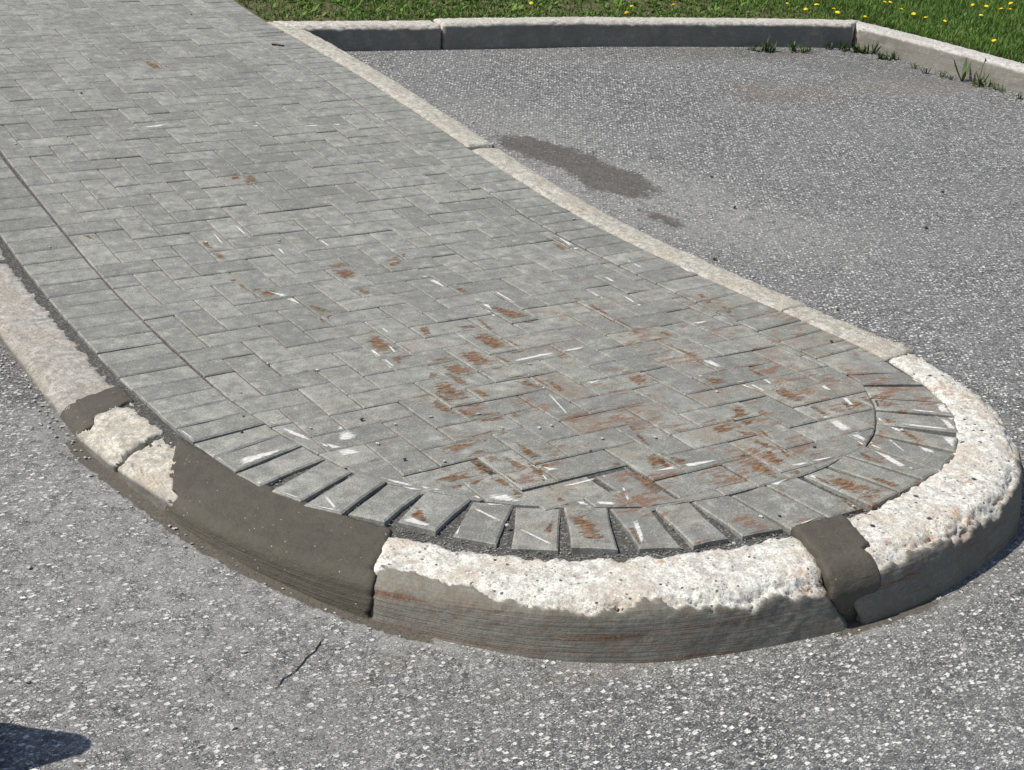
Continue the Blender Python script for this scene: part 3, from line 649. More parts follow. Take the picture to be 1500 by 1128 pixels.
# offset slightly inwards and take the convex hull
def hull(P):
    P = sorted(map(tuple, P)); f = lambda o, a, b: (a[0]-o[0])*(b[1]-o[1])-(a[1]-o[1])*(b[0]-o[0]); lo, up = [], []
    for p in P:
        while len(lo) > 1 and f(lo[-2], lo[-1], p) <= 0: lo.pop()
        lo.append(p)
    for p in P[::-1]:
        while len(up) > 1 and f(up[-2], up[-1], p) <= 0: up.pop()
        up.append(p)
    return lo[:-1]+up[:-1]
LIM = inset(hull(LIMIT), .004)
LIM = clean(LIM, .01)

bricks = []                                   # (polygon, full?)
for r_ in range(-62, 20):
    for u in range(-5, 18):
        q = (u+r_) % 4
        if q == 3: cells = (u, r_, u+2, r_+1)
        elif q == 1: cells = (u, r_, u+1, r_+2)
        else: continue
        u0, v0, u1, v1 = cells
        P = warp([(u0*G, -v1*G), (u1*G, -v1*G), (u1*G, -v0*G), (u0*G, -v0*G)])
        if P[:, 1].min() > 6.1: continue
        P = inset([tuple(p) for p in P], .0016); a0 = area(P); c = P
        for i in range(len(LIM)):
            c = clip(c, LIM[i], LIM[(i+1) % len(LIM)])
            if len(c) < 3: break
        if len(c) < 3: continue
        c = clean(c)
        if len(c) < 3 or area(c) < .0009: continue
        bricks.append((c, area(c) > .985*a0))

# bedding sheet
bxs = np.arange(-.62, 1.72, .025); bys = np.r_[np.arange(-2., 1.2, .025), np.arange(1.2, 6.3, .1)]
BX, BY = np.meshgrid(bxs, bys, indexing='ij'); P2 = np.stack([BX, BY], -1)
inh = np.ones(BX.shape, bool)
for i in range(len(LIM)):
    a, b = LIM[i], LIM[(i+1) % len(LIM)]; inh &= ((b[0]-a[0])*(BY-a[1])-(b[1]-a[1])*(BX-a[0])) > -.004
dd = np.full(BX.shape, 9.)
for k in range(0, len(qs)): dd = np.minimum(dd, (BX-qs[k, 0])**2+(BY-qs[k, 1])**2)
dd = np.sqrt(dd)
nose = sstep(-.55, -1.0, BY)
zb = S(BX, BY) - np.where(inh, .0072, .008+.003*nose) - np.where(inh, 0., .003*(dd < .06))
poly_in = np.r_[PATH.Q[::6]]
def inside(P, poly):
    x, y = P[..., 0], P[..., 1]; r = np.zeros(x.shape, bool); j = len(poly)-1
    for i in range(len(poly)):
        xi, yi = poly[i]; xj, yj = poly[j]
        c = ((yi > y) != (yj > y)) & (x < (xj-xi)*(y-yi)/((yj-yi) if yj != yi else 1e-9)+xi); r ^= c; j = i
    return r
ok = (inside(P2, poly_in) | (dd < .07)) | ((BY > 3.5) & (BX > -.5) & (BX < 1.56))
ok = ok & ((BY < 3.5) | (BX < 1.56))
gfb = gridfaces(len(bxs), len(bys)); okf = ok.ravel(); gfb = gfb[okf[gfb].all(1)][:, ::-1]
WALK = link('walkway', mesh('walkway', np.stack([BX, BY, zb+.0012*fbm(np.stack([BX, BY, BX*0], -1), 40., 2, 3)], -1).reshape(-1, 3), gfb, M['bed'], True, dict(joint=inh.astype(float).ravel())), kind='structure')

DEP = .06
def slope(y): return float((S(0, y+.01)-S(0, y-.01))/.02)
def paver_geo(poly, ch=.0036, jit=0., split=True, rr=random):
    """chamfered paver from a top-view polygon (local coordinates, z=0 at the top)"""
    p = list(poly)
    if split and len(p) == 4:
        q = []
        for i in range(4):
            a, b = np.array(p[i]), np.array(p[(i+1) % 4]); e = b-a; nn = np.array((-e[1], e[0]))/max(1e-6, np.hypot(*e))
            q += [tuple(a), tuple(a+e*rr.uniform(.35, .65)+nn*rr.uniform(0, jit))]
        p = q
    ti = inset(p, ch); n = len(p)
    V = [(x, y, 0.) for x, y in ti] + [(x, y, -ch*.8) for x, y in p] + [(x, y, -DEP) for x, y in p]
    Fc = [tuple(range(n))]
    for i in range(n):
        j = (i+1) % n; Fc += [(n+i, n+j, j, i), (2*n+i, 2*n+j, n+j, n+i)]
    return V, Fc
def rimof(V): n = len(V)//3; return np.r_[np.zeros(n), np.ones(2*n)]
VAR = []
for k in range(6):
    V, Fc = paver_geo([(-.5*(2*G-.0032), -.5*(G-.0032)), (.5*(2*G-.0032), -.5*(G-.0032)), (.5*(2*G-.0032), .5*(G-.0032)), (-.5*(2*G-.0032), .5*(G-.0032))], jit=.0012)
    VAR.append(mesh('paver', V, Fc, M['paver'], False, dict(tone=np.zeros(len(V)), rim=rimof(V))))
planes = []                                  # polygon, function giving the top height
def plane_of(c, amp):
    s = slope(c[1]); dz = random.gauss(0, .0009)*amp; tx, ty = random.gauss(0, .0055)*amp, random.gauss(0, .0055)*amp
    z0 = float(S(*c))+dz
    return z0, tx, s+ty
def px_area(poly):
    q = proj(np.array([(x, y, float(S(x, y))) for x, y in poly])); return abs(area([tuple(a[:2]) for a in q]))
def frame_clip(poly):
    q = proj(np.array([(x, y, float(S(x, y))) for x, y in poly])); return (q[:, 0].max() > 0) and (q[:, 0].min() < 1500) and (q[:, 1].max() > 0) and (q[:, 1].min() < 1128)
order = sorted(range(len(bricks)), key=lambda i: -(px_area(bricks[i][0]) if frame_clip(bricks[i][0]) else 0))
JV, JF, JT, JR = [], [], [], []
def world_paver(poly, c, pl, geo=None):
    V, Fc = geo or paver_geo([(x-c[0], y-c[1]) for x, y in poly], jit=.001)
    return [(x+c[0], y+c[1], z+pl[0]+pl[1]*x+pl[2]*y) for x, y, z in V], Fc
for rank, i in enumerate(order):
    poly, full = bricks[i]; c = np.mean(poly, 0); pl = plane_of(c, 1.)
    planes.append((poly, c, pl))
    if rank >= 300:
        V, Fc = world_paver(poly, c, pl); b = len(JV); JV += V; JF += [tuple(a+b for a in f) for f in Fc]; JT += [random.random()]*len(V); JR += list(rimof(V)); continue
    if full:
        e = np.array(poly[1])-np.array(poly[0]); e2 = np.array(poly[3])-np.array(poly[0]); l1, l2 = np.hypot(*e), np.hypot(*e2)
        if l1 > l2: ax, lx_, ly_ = e/l1, l1, l2; ay = e2/l2
        else: ax, lx_, ly_ = -e2/l2, l2, l1; ay = e/l1
        if random.random() < .5: ax, ay = -ax, -ay
        o = link('paver', random.choice(VAR), WALK)
        kx, ky = lx_/(2*G-.0032), ly_/(G-.0032)
        fx = lambda v: (v[0], v[1], pl[1]*v[0]+pl[2]*v[1])
        a3, b3 = np.array(fx(ax)), np.array(fx(ay)); a3 /= np.linalg.norm(a3); n3 = np.cross(a3, b3); n3 /= np.linalg.norm(n3); b3 = np.cross(n3, a3); a3 = a3*kx; b3 = b3*ky
        o.matrix_world = Matrix(((a3[0], b3[0], n3[0], c[0]), (a3[1], b3[1], n3[1], c[1]), (a3[2], b3[2], n3[2], pl[0]), (0, 0, 0, 1)))
    else:
        V, Fc = paver_geo([(x-c[0], y-c[1]) for x, y in poly], jit=.002)
        V = [(x, y, z+pl[1]*x+pl[2]*y) for x, y, z in V]
        link('paver', mesh('paver', V, Fc, M['paver'], False, dict(tone=np.zeros(len(V)), rim=rimof(V))), WALK, loc=(c[0], c[1], pl[0]))
if JV:
    o = link('distant_pavers', mesh('distant_pavers', JV, JF, M['paver'], False, dict(tone=JT, rim=JR)), WALK); o['kind'] = 'stuff'
for k, poly in enumerate(borders):
    poly = clean(poly, .003)
    if len(poly) < 3: continue
    c = np.mean(poly, 0); pl = plane_of(c, 1.5 if k < len(SOLD) else 1.); planes.append((poly, c, pl))
    V, Fc = paver_geo([(x-c[0], y-c[1]) for x, y in poly], ch=.0042, jit=.004 if k < len(SOLD) else .0015)
    V = [(x, y, z+pl[1]*x+pl[2]*y) for x, y, z in V]
    link('border_paver', mesh('border_paver', V, Fc, M['paver'], False, dict(tone=np.zeros(len(V)), rim=rimof(V))), WALK, loc=(c[0], c[1], pl[0]))

# ------------------------------------------------------------------ scrape marks and rust on the pavers
WHITE = [[(1209,613),(1221,612),(1254,631),(1236,634)],[(1243,636),(1252,634),(1275,648),(1262,651)],[(1200,566),(1206,564),(1218,573),(1212,573)],[(1233,583),(1240,583),(1252,594),(1246,594)],
 [(1294,622),(1312,625),(1321,633),(1312,631)],[(1282,605),(1285,607),(1293,615),(1287,615)],[(1299,643),(1303,643),(1328,663),(1322,660)],[(1343,652),(1368,660),(1369,663),(1355,662)],[(1275,650),(1292,657),(1290,659),(1276,654)],
 [(1270,656),(1298,667),(1329,685),(1322,688),(1300,676)],[(1123,711),(1157,699),(1140,711)],[(1176,698),(1190,696),(1199,702),(1196,704)],[(1160,681),(1214,670),(1217,673),(1172,682)],
 [(1026,529),(1043,529),(1060,538),(1054,540)],[(1018,551),(1033,548),(1026,553)],[(1082,563),(1095,560),(1121,574),(1112,573)],[(1117,556),(1122,555),(1131,563),(1127,563)],[(1012,473),(1035,469),(1034,471),(1020,475)],
 [(856,559),(880,555),(878,558),(865,562)],[(798,572),(801,572),(831,605),(829,606)],[(774,551),(777,551),(789,562),(787,563)],[(750,528),(800,517),(820,515),(818,517),(760,529)],[(826,513),(856,508),(850,512),(830,515)],
 [(812,343),(815,342),(845,361),(838,363)],[(920,383),(924,383),(941,392),(937,392)],[(994,391),(998,391),(1014,399),(1010,400)],[(884,406),(890,407),(902,413),(896,413)],[(863,427),(867,427),(882,437),(879,437)],[(912,433),(916,433),(937,446),(933,447)],
 [(657,418),(670,415),(668,418)],[(620,407),(634,406),(651,419),(649,420)],[(722,427),(726,427),(755,444),(750,445)],[(704,446),(718,449),(724,461),(720,461)],[(558,481),(561,480),(571,487),(568,488)],[(544,515),(549,514),(576,536),(570,538)],[(568,506),(571,506),(581,516),(578,517)],
 [(334,680),(352,672),(412,658),(414,661),(350,684)],[(687,741),(691,740),(737,763),(735,765)],[(756,772),(759,771),(813,797),(811,799)],[(926,761),(933,760),(943,785),(940,798)],[(912,716),(915,716),(921,732),(918,733)],
 [(588,764),(595,755),(612,768),(640,774),(638,778)],[(664,781),(675,750),(680,748),(670,783)],[(258,629),(262,627),(285,645),(283,648)],[(313,668),(317,668),(346,690),(343,692)],[(370,708),(380,704),(384,712),(376,712)],[(398,718),(410,722),(440,730),(438,735),(410,732)],[(444,738),(475,745),(497,748),(497,754),(460,747)],
 [(470,722),(474,721),(492,742),(489,745)],[(402,621),(440,637),(475,650),(472,652),(430,638)],[(480,650),(520,662),(530,662),(500,668)],[(496,633),(500,625),(502,642),(522,637),(515,643),(496,644)],
 [(850,735),(900,737),(895,741),(855,740)],[(960,690),(1010,678),(1060,672),(1012,684)],[(1160,773),(1180,765),(1195,760),(1190,765)],[(1340,553),(1350,560),(1346,562),(1336,556)],[(1372,590),(1385,592),(1398,609),(1392,612),(1376,603)],[(1376,612),(1386,613),(1404,632),(1396,634)],[(1380,640),(1400,640),(1404,646),(1400,660),(1394,650)],
 [(1335,600),(1375,605),(1370,609),(1340,604)],[(1318,619),(1395,628),(1392,634),(1330,625)],[(190,188),(230,183),(250,181),(232,186)],[(395,428),(420,432),(440,443),(436,444),(410,434)],[(312,343),(314,342),(327,357),(325,358)],[(343,330),(346,330),(364,345),(361,346)],[(405,363),(412,366),(418,373),(414,372)],[(464,349),(467,349),(483,359),(480,360)],
 [(820,714),(840,708),(880,698),(878,701),(840,711)],[(793,696),(797,697),(803,704),(800,705)],[(780,682),(810,686),(818,687),(800,691)],[(560,700),(600,712),(640,718),(600,717)],[(700,728),(740,724),(760,735),(720,738)],[(366,185),(380,183),(379,185)],[(434,186),(468,183),(466,185)],[(480,183),(499,182),(497,184)]]
RUST = [[(640,555),(660,553),(702,577),(692,587),(668,588),(645,575)],[(634,580),(643,580),(688,604),(675,608),(640,597)],[(700,612),(715,606),(742,604),(752,610),(708,617)],[(710,447),(716,447),(773,463),(768,468),(748,468)],[(697,466),(703,466),(722,482),(718,484)],
 [(684,485),(706,482),(756,508),(745,512),(722,510)],[(676,518),(700,514),(738,530),(715,538),(690,532)],[(640,530),(665,527),(698,545),(668,548)],[(540,500),(556,490),(596,515),(592,520),(565,520)],[(613,480),(628,478),(632,490),(622,493)],[(574,525),(590,524),(585,533)],[(664,423),(672,420),(684,427),(675,430)],
 [(850,443),(858,442),(897,464),(892,468)],[(904,473),(909,471),(931,483),(926,486)],[(967,487),(974,486),(990,492),(985,495)],[(982,508),(990,510),(1028,524),(1022,528)],[(805,353),(813,351),(836,362),(825,366)],[(1023,432),(1030,432),(1042,441),(1032,443)],[(1058,450),(1064,450),(1072,457),(1066,459)],
 [(1095,540),(1101,539),(1118,547),(1112,550)],[(1033,556),(1043,553),(1060,558),(1048,566)],[(1130,570),(1150,571),(1182,585),(1172,591),(1150,583)],[(1182,593),(1190,593),(1214,607),(1208,609)],[(1240,592),(1250,586),(1278,582),(1279,597),(1258,600)],[(1230,585),(1236,588),(1250,598),(1243,600)],[(1072,598),(1090,594),(1092,608),(1078,612)],
 [(750,557),(775,552),(798,566),(785,568),(760,561)],[(798,556),(812,561),(828,570),(820,574)],[(912,547),(938,546),(958,556),(933,562)],[(936,642),(942,641),(979,681),(973,683)],[(945,665),(970,666),(1005,676),(962,684)],[(917,618),(922,619),(932,629),(927,631)],[(908,687),(918,686),(967,715),(958,721),(935,706)],
 [(794,705),(799,705),(809,716),(807,717)],[(640,705),(680,693),(699,702),(690,709),(668,714)],[(697,690),(708,683),(720,687),(750,705),(741,711),(720,701)],[(750,716),(760,716),(768,725),(755,731)],[(737,671),(745,671),(770,684),(758,688)],[(760,654),(768,657),(797,675),(791,691),(782,690)],[(685,668),(710,661),(726,673),(700,681)],
 [(645,652),(660,648),(720,632),(730,636),(665,662)],[(600,752),(612,744),(627,768),(615,772)],[(796,778),(806,764),(813,762),(806,779)],[(828,744),(838,744),(862,774),(901,791),(899,802),(865,801),(844,772)],[(922,774),(930,776),(938,798),(935,798)],[(1088,636),(1100,638),(1135,655),(1125,659)],[(1116,633),(1120,633),(1154,665),(1148,665)],
 [(1095,672),(1120,661),(1162,690),(1140,698),(1110,689)],[(1198,702),(1215,709),(1257,735),(1240,736)],[(1213,694),(1292,722),(1285,733),(1230,716)],[(1266,697),(1290,701),(1324,712),(1315,716)],[(1048,626),(1075,611),(1096,607),(1096,620),(1060,633)],[(1278,585),(1300,582),(1312,592),(1288,598)],[(1319,631),(1328,633),(1352,648),(1342,650)],[(1285,631),(1290,631),(1298,637)],
 [(1292,611),(1312,616),(1302,621)],[(1255,644),(1262,640),(1268,652),(1256,655)],[(1256,664),(1264,666),(1296,680),(1270,676)],[(1276,583),(1280,582),(1290,597),(1287,598)],[(120,345),(128,343),(140,352)],[(296,356),(302,355),(315,366),(308,366)],[(312,370),(320,369),(330,378),(322,379)],[(340,412),(350,411),(366,424),(360,424)],[(372,424),(398,424),(406,430),(380,435)],
 [(480,393),(505,388),(520,402),(505,408)],[(520,424),(530,423),(545,430),(538,432)],[(355,258),(362,255),(375,262),(372,268),(362,268)],[(335,258),(350,254),(352,262),(340,262)],[(470,467),(482,463),(482,472),(474,472)],[(565,382),(572,382),(590,374),(582,388),(572,388)],[(455,448),(468,450),(490,458),(475,461)],[(206,88),(212,88),(222,98),(240,97),(225,100)]]
def marks(lst, mat, name, off, power, grow=1.):
    for g in lst:
        P = [tuple(bp(*p)[:2]) for p in g]
        if area(P) < 0: P = P[::-1]
        if area(P) < 1e-6: continue
        P = hull(P); c_ = np.mean(P, 0); P = [tuple(c_+(np.array(q)-c_)*grow) for q in P]
        for poly, c, pl in planes:
            if abs(c[0]-P[0][0]) > .6 or abs(c[1]-P[0][1]) > .6: continue
            q = P; ins = inset(poly, .003)
            for i in range(len(ins)):
                q = clip(q, ins[i], ins[(i+1) % len(ins)])
                if len(q) < 3: break
            if len(q) < 3 or area(q) < 2e-5: continue
            m0 = np.mean(q, 0); n = len(q)
            zz = lambda x, y: pl[0]+pl[1]*(x-c[0])+pl[2]*(y-c[1])+off
            mid = [tuple(m0+(np.array(a)-m0)*.5) for a in q]
            V = [(x, y, zz(x, y)) for x, y in q] + [(x, y, zz(x, y)) for x, y in mid] + [(m0[0], m0[1], zz(*m0))]
            Fc = []
            for i in range(n): j = (i+1) % n; Fc += [(i, j, n+j, n+i), (n+i, n+j, 2*n)]
            ed = [0.]*n+[.6]*n+[1.]
            link(name, mesh(name, V, Fc, mat, False, dict(edge=ed, power=[power]*len(V))), WALK)
marks(RUST, M['rust'], 'rust_stain', .0005, 1., 1.55)
marks(WHITE, M['white'], 'scrape_mark', .0008, .95, 1.3)

# ------------------------------------------------------------------ loose stones
def stone_geo(seed, sq=.6):
    r_ = np.random.default_rng(seed); V = np.array([(1,0,0),(-1,0,0),(0,1,0),(0,-1,0),(0,0,1),(0,0,-1),(.6,.6,.5),(-.6,.6,.5),(-.6,-.6,.5),(.6,-.6,.5)], float)
    V = V*(1+.3*r_.uniform(-1, 1, (10, 1)))*(1, .8, sq)
    Fc = [(0,6,9),(0,2,6),(2,7,6),(2,1,7),(1,8,7),(1,3,8),(3,9,8),(3,0,9),(4,9,6),(4,6,7),(4,7,8),(4,8,9),(5,2,0),(5,1,2),(5,3,1),(5,0,3)]
    return V, Fc
ST = [stone_geo(k) for k in range(5)]
stone_me = {k: [mesh('pebble', V, Fc, M[k], False) for V, Fc in ST] for k in ('pebble', 'dark')}
PEB = [(352,576),(631,612),(579,622),(701,608),(651,677),(553,651),(616,691),(302,356),(409,353),(73,363),(393,534),(465,543),(455,628),(213,76),(23,212),(412,155),(775,535),(736,628),(513,168),(840,322),(1050,575),(1334,688),(1250,743),(743,771),(982,770),(1321,632),(808,625),(790,628),(882,644),(960,642),(1115,758),(1075,797),(294,24)]
DRK = [(530,616),(593,674),(354,634),(357,611),(133,88),(280,22),(119,137),(865,662),(1193,656),(1218,501),(1142,757)]
def pebble(px, py, Z, size, kind, label, group):
    p = bp(px, py, Z); o = link('pebble', random.choice(stone_me[kind]), None, label, 'pebble', group)
    s = size; o.location = (p[0], p[1], p[2]+s*.45); o.scale = (s, s, s); o.rotation_euler = (0, 0, random.uniform(0, 6.28))
for p in PEB: pebble(*p, S, random.uniform(.0045, .0075), 'pebble', 'small pale pebble lying loose on the grey pavers', 'pale pebbles on the pavers')
for p in DRK: pebble(*p, S, random.uniform(.0045, .007), 'dark', 'small dark pebble lying loose on the grey pavers', 'dark pebbles on the pavers')
for p in [(1042,260),(1076,305),(1381,282),(1357,335),(1227,455),(1047,381)]: pebble(*p, A, random.uniform(.007, .011), 'dark', 'small black crumb lying on the sunlit parking asphalt', 'black crumbs on the asphalt')
for p in [(1325,475),(693,180),(357,957),(341,1067),(40,1000),(43,833),(1310,992)]: pebble(*p, A, random.uniform(.006, .010), 'pebble', 'pale stone lying loose on the asphalt', 'pale stones on the asphalt')
def scatter(name, P, sizes, mat, parent=None, label=None, cat=None):
    VV, FF = [], []; b = 0
    for p, s in zip(P, sizes):
        V, Fc = ST[random.randrange(5)]; a = random.uniform(0, 6.28); ca, sa_ = math.cos(a), math.sin(a)
        W = V*s; W = np.c_[W[:, 0]*ca-W[:, 1]*sa_, W[:, 0]*sa_+W[:, 1]*ca, W[:, 2]]+p
        VV.append(W); FF += [(f[0]+b, f[1]+b, f[2]+b) for f in Fc]; b += len(V)
    return link(name, mesh(name, np.concatenate(VV), FF, mat, False), parent, label, cat, kind='stuff')
P, sz = [], []
s_lo, s_hi = sx(118, 504), sx(1240, 490)
for k in range(800):
    s = random.uniform(s_lo, s_hi) if random.random() < .07 else random.uniform(sP2b, sP3b+.2); d = -abs(random.gauss(.0, .04))+.004
    q, nn = PATH.at(np.array([s])); p = q[0]+nn[0]*SGN*d
    size = random.choice((.0014, .002, .0025, .0035)); ne = float(sstep(-.55, -1., p[1]))
    P.append((p[0], p[1], float(S(*p))-(.010+.004*ne)+size*.4)); sz.append(size)
for k in range(420):
    qd = random.choice(borders[2:17]); qd2 = np.array(qd); a = qd2[0]; b = qd2[3 if random.random() < .5 else 1]
    p = a+(b-a)*random.random(); p = p+rng.normal(0, .006, 2); size = random.choice((.0014, .002, .003))
    P.append((p[0], p[1], float(S(*p))-.0115+size*.4)); sz.append(size)
scatter('joint_grit', P, sz, M['grit'], WALK)
P, sz = [], []
for k in range(560):
    if k < 130: s = random.uniform(sx(30, 400), sB+.1); q, nn = PATH.at(np.array([s])); d = float(WID(q[0, 1], q[0, 0]))+.012+abs(random.gauss(0, .022))
    elif k < 260: s = random.uniform(sP2a, sD); q, nn = PATH.at(np.array([s])); d = float(WID(q[0, 1], q[0, 0]))+.022+abs(random.gauss(0, .03))
    elif k < 400: s = random.uniform(2.2, LF); q, nn = FPATH.at(np.array([s])); nn = nn*FS*SGN; d = .21+abs(random.gauss(0, .03))
    else: s = random.uniform(.2, 1.6); q, nn = GPATH.at(np.array([s])); nn = nn*GS*SGN; d = .21+abs(random.gauss(0, .04))
    p = q[0]+nn[0]*SGN*d; size = random.choice((.002, .003, .004, .0055)); P.append((p[0], p[1], float(A(*p))+size*.5)); sz.append(size)
scatter('loose_grit', P, sz, M['pebble'], None, 'loose pale grit gathered along the foot of the kerbs', 'grit')

# ------------------------------------------------------------------ plants
def leafV(base, ang, length, width, lift, curl=.4, n=4):
    V = []; d = np.array((math.cos(ang), math.sin(ang))); nn = np.array((-d[1], d[0]))
    for i in range(n+1):
        t = i/n; w_ = width*math.sin(math.pi*min(.97, .12+.83*t))*.5; r_ = length*t*(1-.25*lift*t); z = length*(lift*t-curl*t*t)
        for s in (-1, 1): p = base[:2]+d*r_+nn*w_*s; V.append((p[0], p[1], base[2]+z))
    return V, [(2*i, 2*i+1, 2*i+3, 2*i+2) for i in range(n)]
# grass: lush with dandelions on the right, thin and brown on the left
nb = 300000
bx_ = rng.uniform(1.56, 9.2, nb); by_ = rng.uniform(-.6, 6.2, nb)
k_ = in_lawn(bx_, by_, .012)
pr = proj(np.c_[bx_, by_, S(bx_, by_)]); vis = (pr[:, 1] > -70) & (pr[:, 0] > 250) & (pr[:, 0] < 1640)
k_ &= vis | (rng.random(nb) < .25)
lush = sstep(4.4, 5.4, bx_ + .9*fbm(np.stack([bx_, by_, bx_*0], -1), 1.6, 3, 77))
patch = fbm(np.stack([bx_, by_, bx_*0+3.], -1), 4.2, 3, 78)
k_ &= rng.random(nb) < np.clip(.55+.45*lush+.7*patch*(1-lush), .12, 1)
bx_, by_, lush = bx_[k_], by_[k_], lush[k_]; nb = len(bx_)
hgt = (.024+.03*rng.random(nb))*(.75+.65*lush); wd = .0021+.0019*rng.random(nb); wd *= (1+.5*(1-lush)); ang = rng.uniform(0, 2*np.pi, nb); ln = rng.uniform(.15, .75, nb)*hgt
dx, dy = np.cos(ang), np.sin(ang); bz = LZ(bx_, by_)-.002
rows = []
for t, wf in ((0, 1.), (.55, .8), (1., 0.)):
    cx = bx_+dx*ln*t*t; cy = by_+dy*ln*t*t; cz = bz+hgt*t*(1-.18*t)
    for s in ((-1, 1) if wf else (0,)): rows.append(np.c_[cx-dy*wd*wf*s, cy+dx*wd*wf*s, cz])
V = np.stack(rows, 1).reshape(-1, 3); b = np.arange(nb)[:, None]*5
Fc = np.concatenate([b+np.array([[0, 1, 3]]), b+np.array([[0, 3, 2]]), b+np.array([[2, 3, 4]])]).astype(int)
tone = np.clip(rng.normal(.42, .22, nb)+.25*fbm(np.stack([bx_, by_, bx_*0], -1), 3., 3, 79), 0, 1); dry = ((rng.random(nb) < (.05+.16*(1-lush)))*rng.uniform(.4, 1, nb))
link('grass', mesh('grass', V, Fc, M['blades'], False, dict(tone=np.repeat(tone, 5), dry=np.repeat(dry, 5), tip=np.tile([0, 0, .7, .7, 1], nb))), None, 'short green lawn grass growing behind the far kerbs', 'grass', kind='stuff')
# broad leaves between the grass
VV, FF, TN, DR, TP = [], [], [], [], []
for k in range(640):
    if k < 500: px, py = random.uniform(400, 1130), random.uniform(-25, 24)
    else: px, py = random.uniform(1130, 1520), random.uniform(-25, 60)
    p = bp(px, py, S)
    if not in_lawn(p[:1], p[1:2], .02)[0]: continue
    p[2] = float(LZ(p[:1], p[1:2])[0])
    t0 = random.uniform(.25, 1.); dr = random.random()*.7 if random.random() < .2 else 0
    for j in range(random.randint(3, 6)):
        V, Fc = leafV(p, random.uniform(0, 6.28), random.uniform(.03, .075), random.uniform(.010, .022), random.uniform(.3, .9), random.uniform(.2, .6), 3)
        b = len(VV); VV += V; FF += [tuple(i+b for i in f) for f in Fc]; TN += [t0]*len(V); DR += [dr]*len(V); TP += [.9]*len(V)
link('lawn_weeds', mesh('lawn_weeds', VV, FF, M['blades'], False, dict(tone=TN, dry=DR, tip=TP)), None, 'broad leaved weeds mixed into the lawn behind the far kerb', 'weeds', kind='stuff')
# dandelions
def flower_geo():
    V, Fc = [(0, 0, .006)], []
    n = 14
    for i in range(n): a = i*2*math.pi/n; V.append((.0105*math.cos(a), .0105*math.sin(a), .0065))
    for i in range(n): a = (i+.5)*2*math.pi/n; r_ = .019+.002*math.sin(i*2.3); V.append((r_*math.cos(a), r_*math.sin(a), .0015*math.sin(i*1.7)))
    V.append((0, 0, -.006)); e = len(V)-1
    for i in range(n):
        j = (i+1) % n; Fc += [(0, 1+i, 1+j), (1+i, n+1+i, 1+j), (n+1+i, n+1+j, 1+j), (e, n+1+j, n+1+i)]
    return V, Fc
fl_me = mesh('flower_head', *flower_geo(), M['petal'], False)
def tube(pts, r0, r1, n=5):
    V, Fc = [], []
    for i, p in enumerate(pts):
        r_ = r0+(r1-r0)*i/(len(pts)-1)
        for k in range(n): a = k*2*math.pi/n; V.append((p[0]+r_*math.cos(a), p[1]+r_*math.sin(a), p[2]))
    for i in range(len(pts)-1):
        for k in range(n): j = (k+1) % n; Fc.append((i*n+k, i*n+j, (i+1)*n+j, (i+1)*n+k))
    return V, Fc
st_me = mesh('stem', *tube([(0, 0, 0), (.001, 0, .025), (.003, .001, .05)], .0018, .0014), M['stem'], False)
DAN = [(1339,20),(1321,14),(1385,30),(1438,22),(1425,7),(1445,9),(1456,60),(1481,5),(1480,14),(1467,13),(1357,25),(1305,4),(1153,5),(1196,6),(1222,12),(1227,17),(1180,13),(1267,24),(1297,4),(917,18),(925,8),(987,7),(779,5)]
for px, py in DAN:
    p = bp(px, py, S, .045); g = in_lawn(p[:1], p[1:2], 0.)[0]
    z0 = float(LZ(p[:1], p[1:2])[0])
    o = link('dandelion', None, None, 'yellow dandelion in flower in the lawn', 'flower', 'dandelions in the lawn', loc=(p[0], p[1], z0)); o.rotation_euler = (0, 0, random.uniform(0, 6.28))
    k = random.uniform(.62, .95); o.scale = (k, k, 1)
    s = link('stem', st_me, o); f = link('flower_head', fl_me, o, loc=(.003, .001, .052)); f.rotation_euler = (random.uniform(-.3, .3), random.uniform(-.3, .3), 0)
# weeds along the far kerbs
def weed(px, py, size, n, dirx=0):
    p = bp(px, py, A); VV, FF = [], []; size *= .72; n = int(n*1.9)
    for j in range(n):
        V, Fc = leafV(np.array((random.gauss(0, size*.3), random.gauss(0, size*.12), -.003)), random.uniform(0, 6.28), size*random.uniform(.6, 1.2), size*random.uniform(.13, .24), random.uniform(.4, 1.6), random.uniform(.1, .6), 3)
        b = len(VV); VV += V; FF += [tuple(i+b for i in f) for f in Fc]
    for j in range(max(1, n//4)):
        x, y = random.gauss(0, size*.2), random.gauss(0, size*.1); h = size*random.uniform(.7, 1.3)
        V, Fc = tube([(x, y, -.003), (x+.005, y, h*.5), (x+random.uniform(-.01, .01), y, h)], .0016, .0008, 4); b = len(VV); VV += V; FF += [tuple(i+b for i in f) for f in Fc]
    return link('weed', mesh('weed', VV, FF, M['leaf'], False), None, 'small green weed sprouting at the foot of the ' + ('shaded dark kerb' if px < 1245 else 'sunlit beige kerb'), 'weed', 'weeds along the ' + ('shaded kerb' if px < 1245 else 'beige kerb'), loc=tuple(p))
for px, py, s, n in [(1101,74,.07,9),(1122,75,.09,12),(1131,76,.08,11),(1162,75,.09,9),(1176,77,.06,9),(1184,75,.05,7),(1214,71,.06,10),(1233,72,.08,9),(1240,74,.07,9),(1256,76,.09,13),(1263,77,.07,10),(1278,78,.10,10),(1290,86,.06,12),(1297,87,.06,10),(1307,87,.07,12),(1339,100,.05,7),(1356,107,.05,7),(1380,112,.05,8),(1392,116,.04,7),(1430,126,.06,9),(1437,125,.10,9),(1451,128,.06,6),(1457,131,.05,7),(1467,134,.06,6),(1492,145,.05,8)]: weed(px, py, s, n)
p = bp(1409, 119, A)
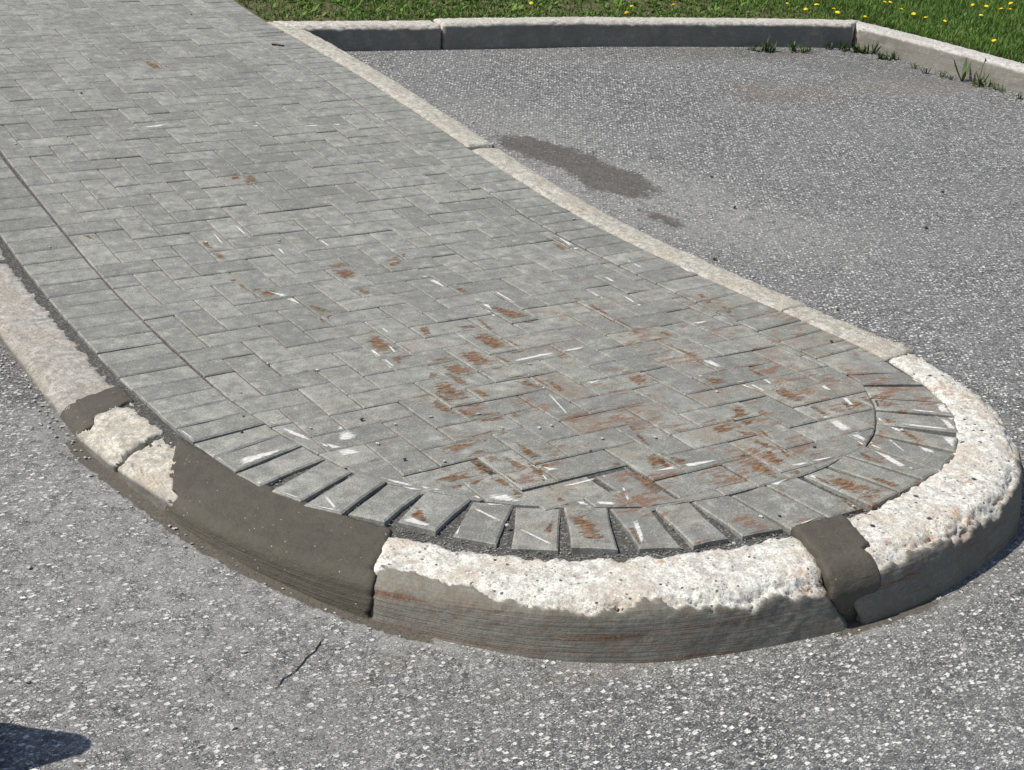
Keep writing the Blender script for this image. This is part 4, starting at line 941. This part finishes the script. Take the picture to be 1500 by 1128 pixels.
pl_ = link('plantain', None, None, 'taller plantain weed with upright leaves and a seed stalk against the beige kerb', 'weed', loc=tuple(p))
for a, l_, w_ in ((1.9, .115, .026), (2.7, .10, .024), (.6, .12, .024), (.1, .10, .022), (4.2, .06, .02)):
    V, Fc = leafV(np.array((0, 0, -.003)), a, l_, w_, 1.5, .35, 5); link('leaf', mesh('leaf', V, Fc, M['leaf'], False), pl_)
V, Fc = tube([(0, 0, 0), (.05, -.02, .035), (.10, -.04, .075), (.12, -.05, .115)], .002, .0015); link('stalk', mesh('stalk', V, Fc, M['stem'], False), pl_)
V, Fc = tube([(.12, -.05, .110), (.1215, -.0505, .122), (.123, -.051, .140)], .0065, .003, 6); link('seed_head', mesh('seed_head', V, Fc, M['wood'], False), pl_)
# traffic cone added just left of the view to cast the shadow reaching in
def revolve(prof, n=40):
    V = [(r_*math.cos(k*2*math.pi/n), r_*math.sin(k*2*math.pi/n), z) for r_, z in prof for k in range(n)]
    Fc = [(i*n+k, i*n+(k+1) % n, (i+1)*n+(k+1) % n, (i+1)*n+k) for i in range(len(prof)-1) for k in range(n)]
    return V, Fc
cz = float(A(-1.315, -1.80))
cone = link('added_cone', None, None, 'orange traffic cone on a black rubber base added out of view to cast a shadow on the asphalt', 'traffic cone', loc=(-1.318-.018, -1.80+.072, cz+.003)); cone.rotation_euler = (0, 0, math.radians(8))
V, Fc = revolve([(.128, .022), (.122, .03), (.118, .045), (.076, .25), (.034, .440), (.030, .450), (.024, .452), (.022, .446)]); link('body', mesh('body', V, Fc, M['orange']), cone)
V, Fc = revolve([(.0990, .1465), (.1005, .147), (.0785, .2545), (.0768, .255)]); link('reflective_band', mesh('reflective_band', V, Fc, M['band']), cone)
hb, cb = .142, .03; oc = [(hb-cb, -hb), (hb, -hb+cb), (hb, hb-cb), (hb-cb, hb), (-hb+cb, hb), (-hb, hb-cb), (-hb, -hb+cb), (-hb+cb, -hb)]
V = [(x, y, 0) for x, y in oc]+[(x, y, .022) for x, y in oc]+[(x*.95, y*.95, .027) for x, y in oc]
Fc = [tuple(range(16, 24))]+[(r_*8+i, r_*8+(i+1) % 8, r_*8+8+(i+1) % 8, r_*8+8+i) for r_ in (0, 1) for i in range(8)]
link('base', mesh('base', V, Fc, M['plastic'], False), cone)
# twig on the pavers
a, b = bp(398, 66), bp(416, 68.5)
V, Fc = tube([(0, 0, 0), tuple((b-a)*.5+(0, 0, .002)), tuple(b-a)], .0045, .003, 6)
V = [(x, y, z) for x, y, z in V]
me = bpy.data.meshes.new('twig'); d = (b-a); L_ = np.linalg.norm(d); V = []
dn = d/L_; n1 = np.cross(dn, (0, 0, 1)); n1 /= np.linalg.norm(n1); n2 = np.cross(n1, dn); Fc = []
for i in range(6):
    t = i/5; c = d*t + n1*.004*math.sin(i*2.1); rr_ = .0055*(1-.5*abs(t-.4))
    for k in range(6): an = k*math.pi/3; V.append(tuple(c+n1*rr_*math.cos(an)+n2*rr_*math.sin(an)))
for i in range(5):
    for k in range(6): j = (k+1) % 6; Fc.append((i*6+k, i*6+j, (i+1)*6+j, (i+1)*6+k))
Fc += [tuple(range(5, -1, -1)), tuple(range(30, 36))]
link('twig', mesh('twig', V, Fc, M['wood'], False), None, 'short dark twig lying across the pavers near the far kerb', 'twig', loc=(a[0], a[1], a[2]+.005))
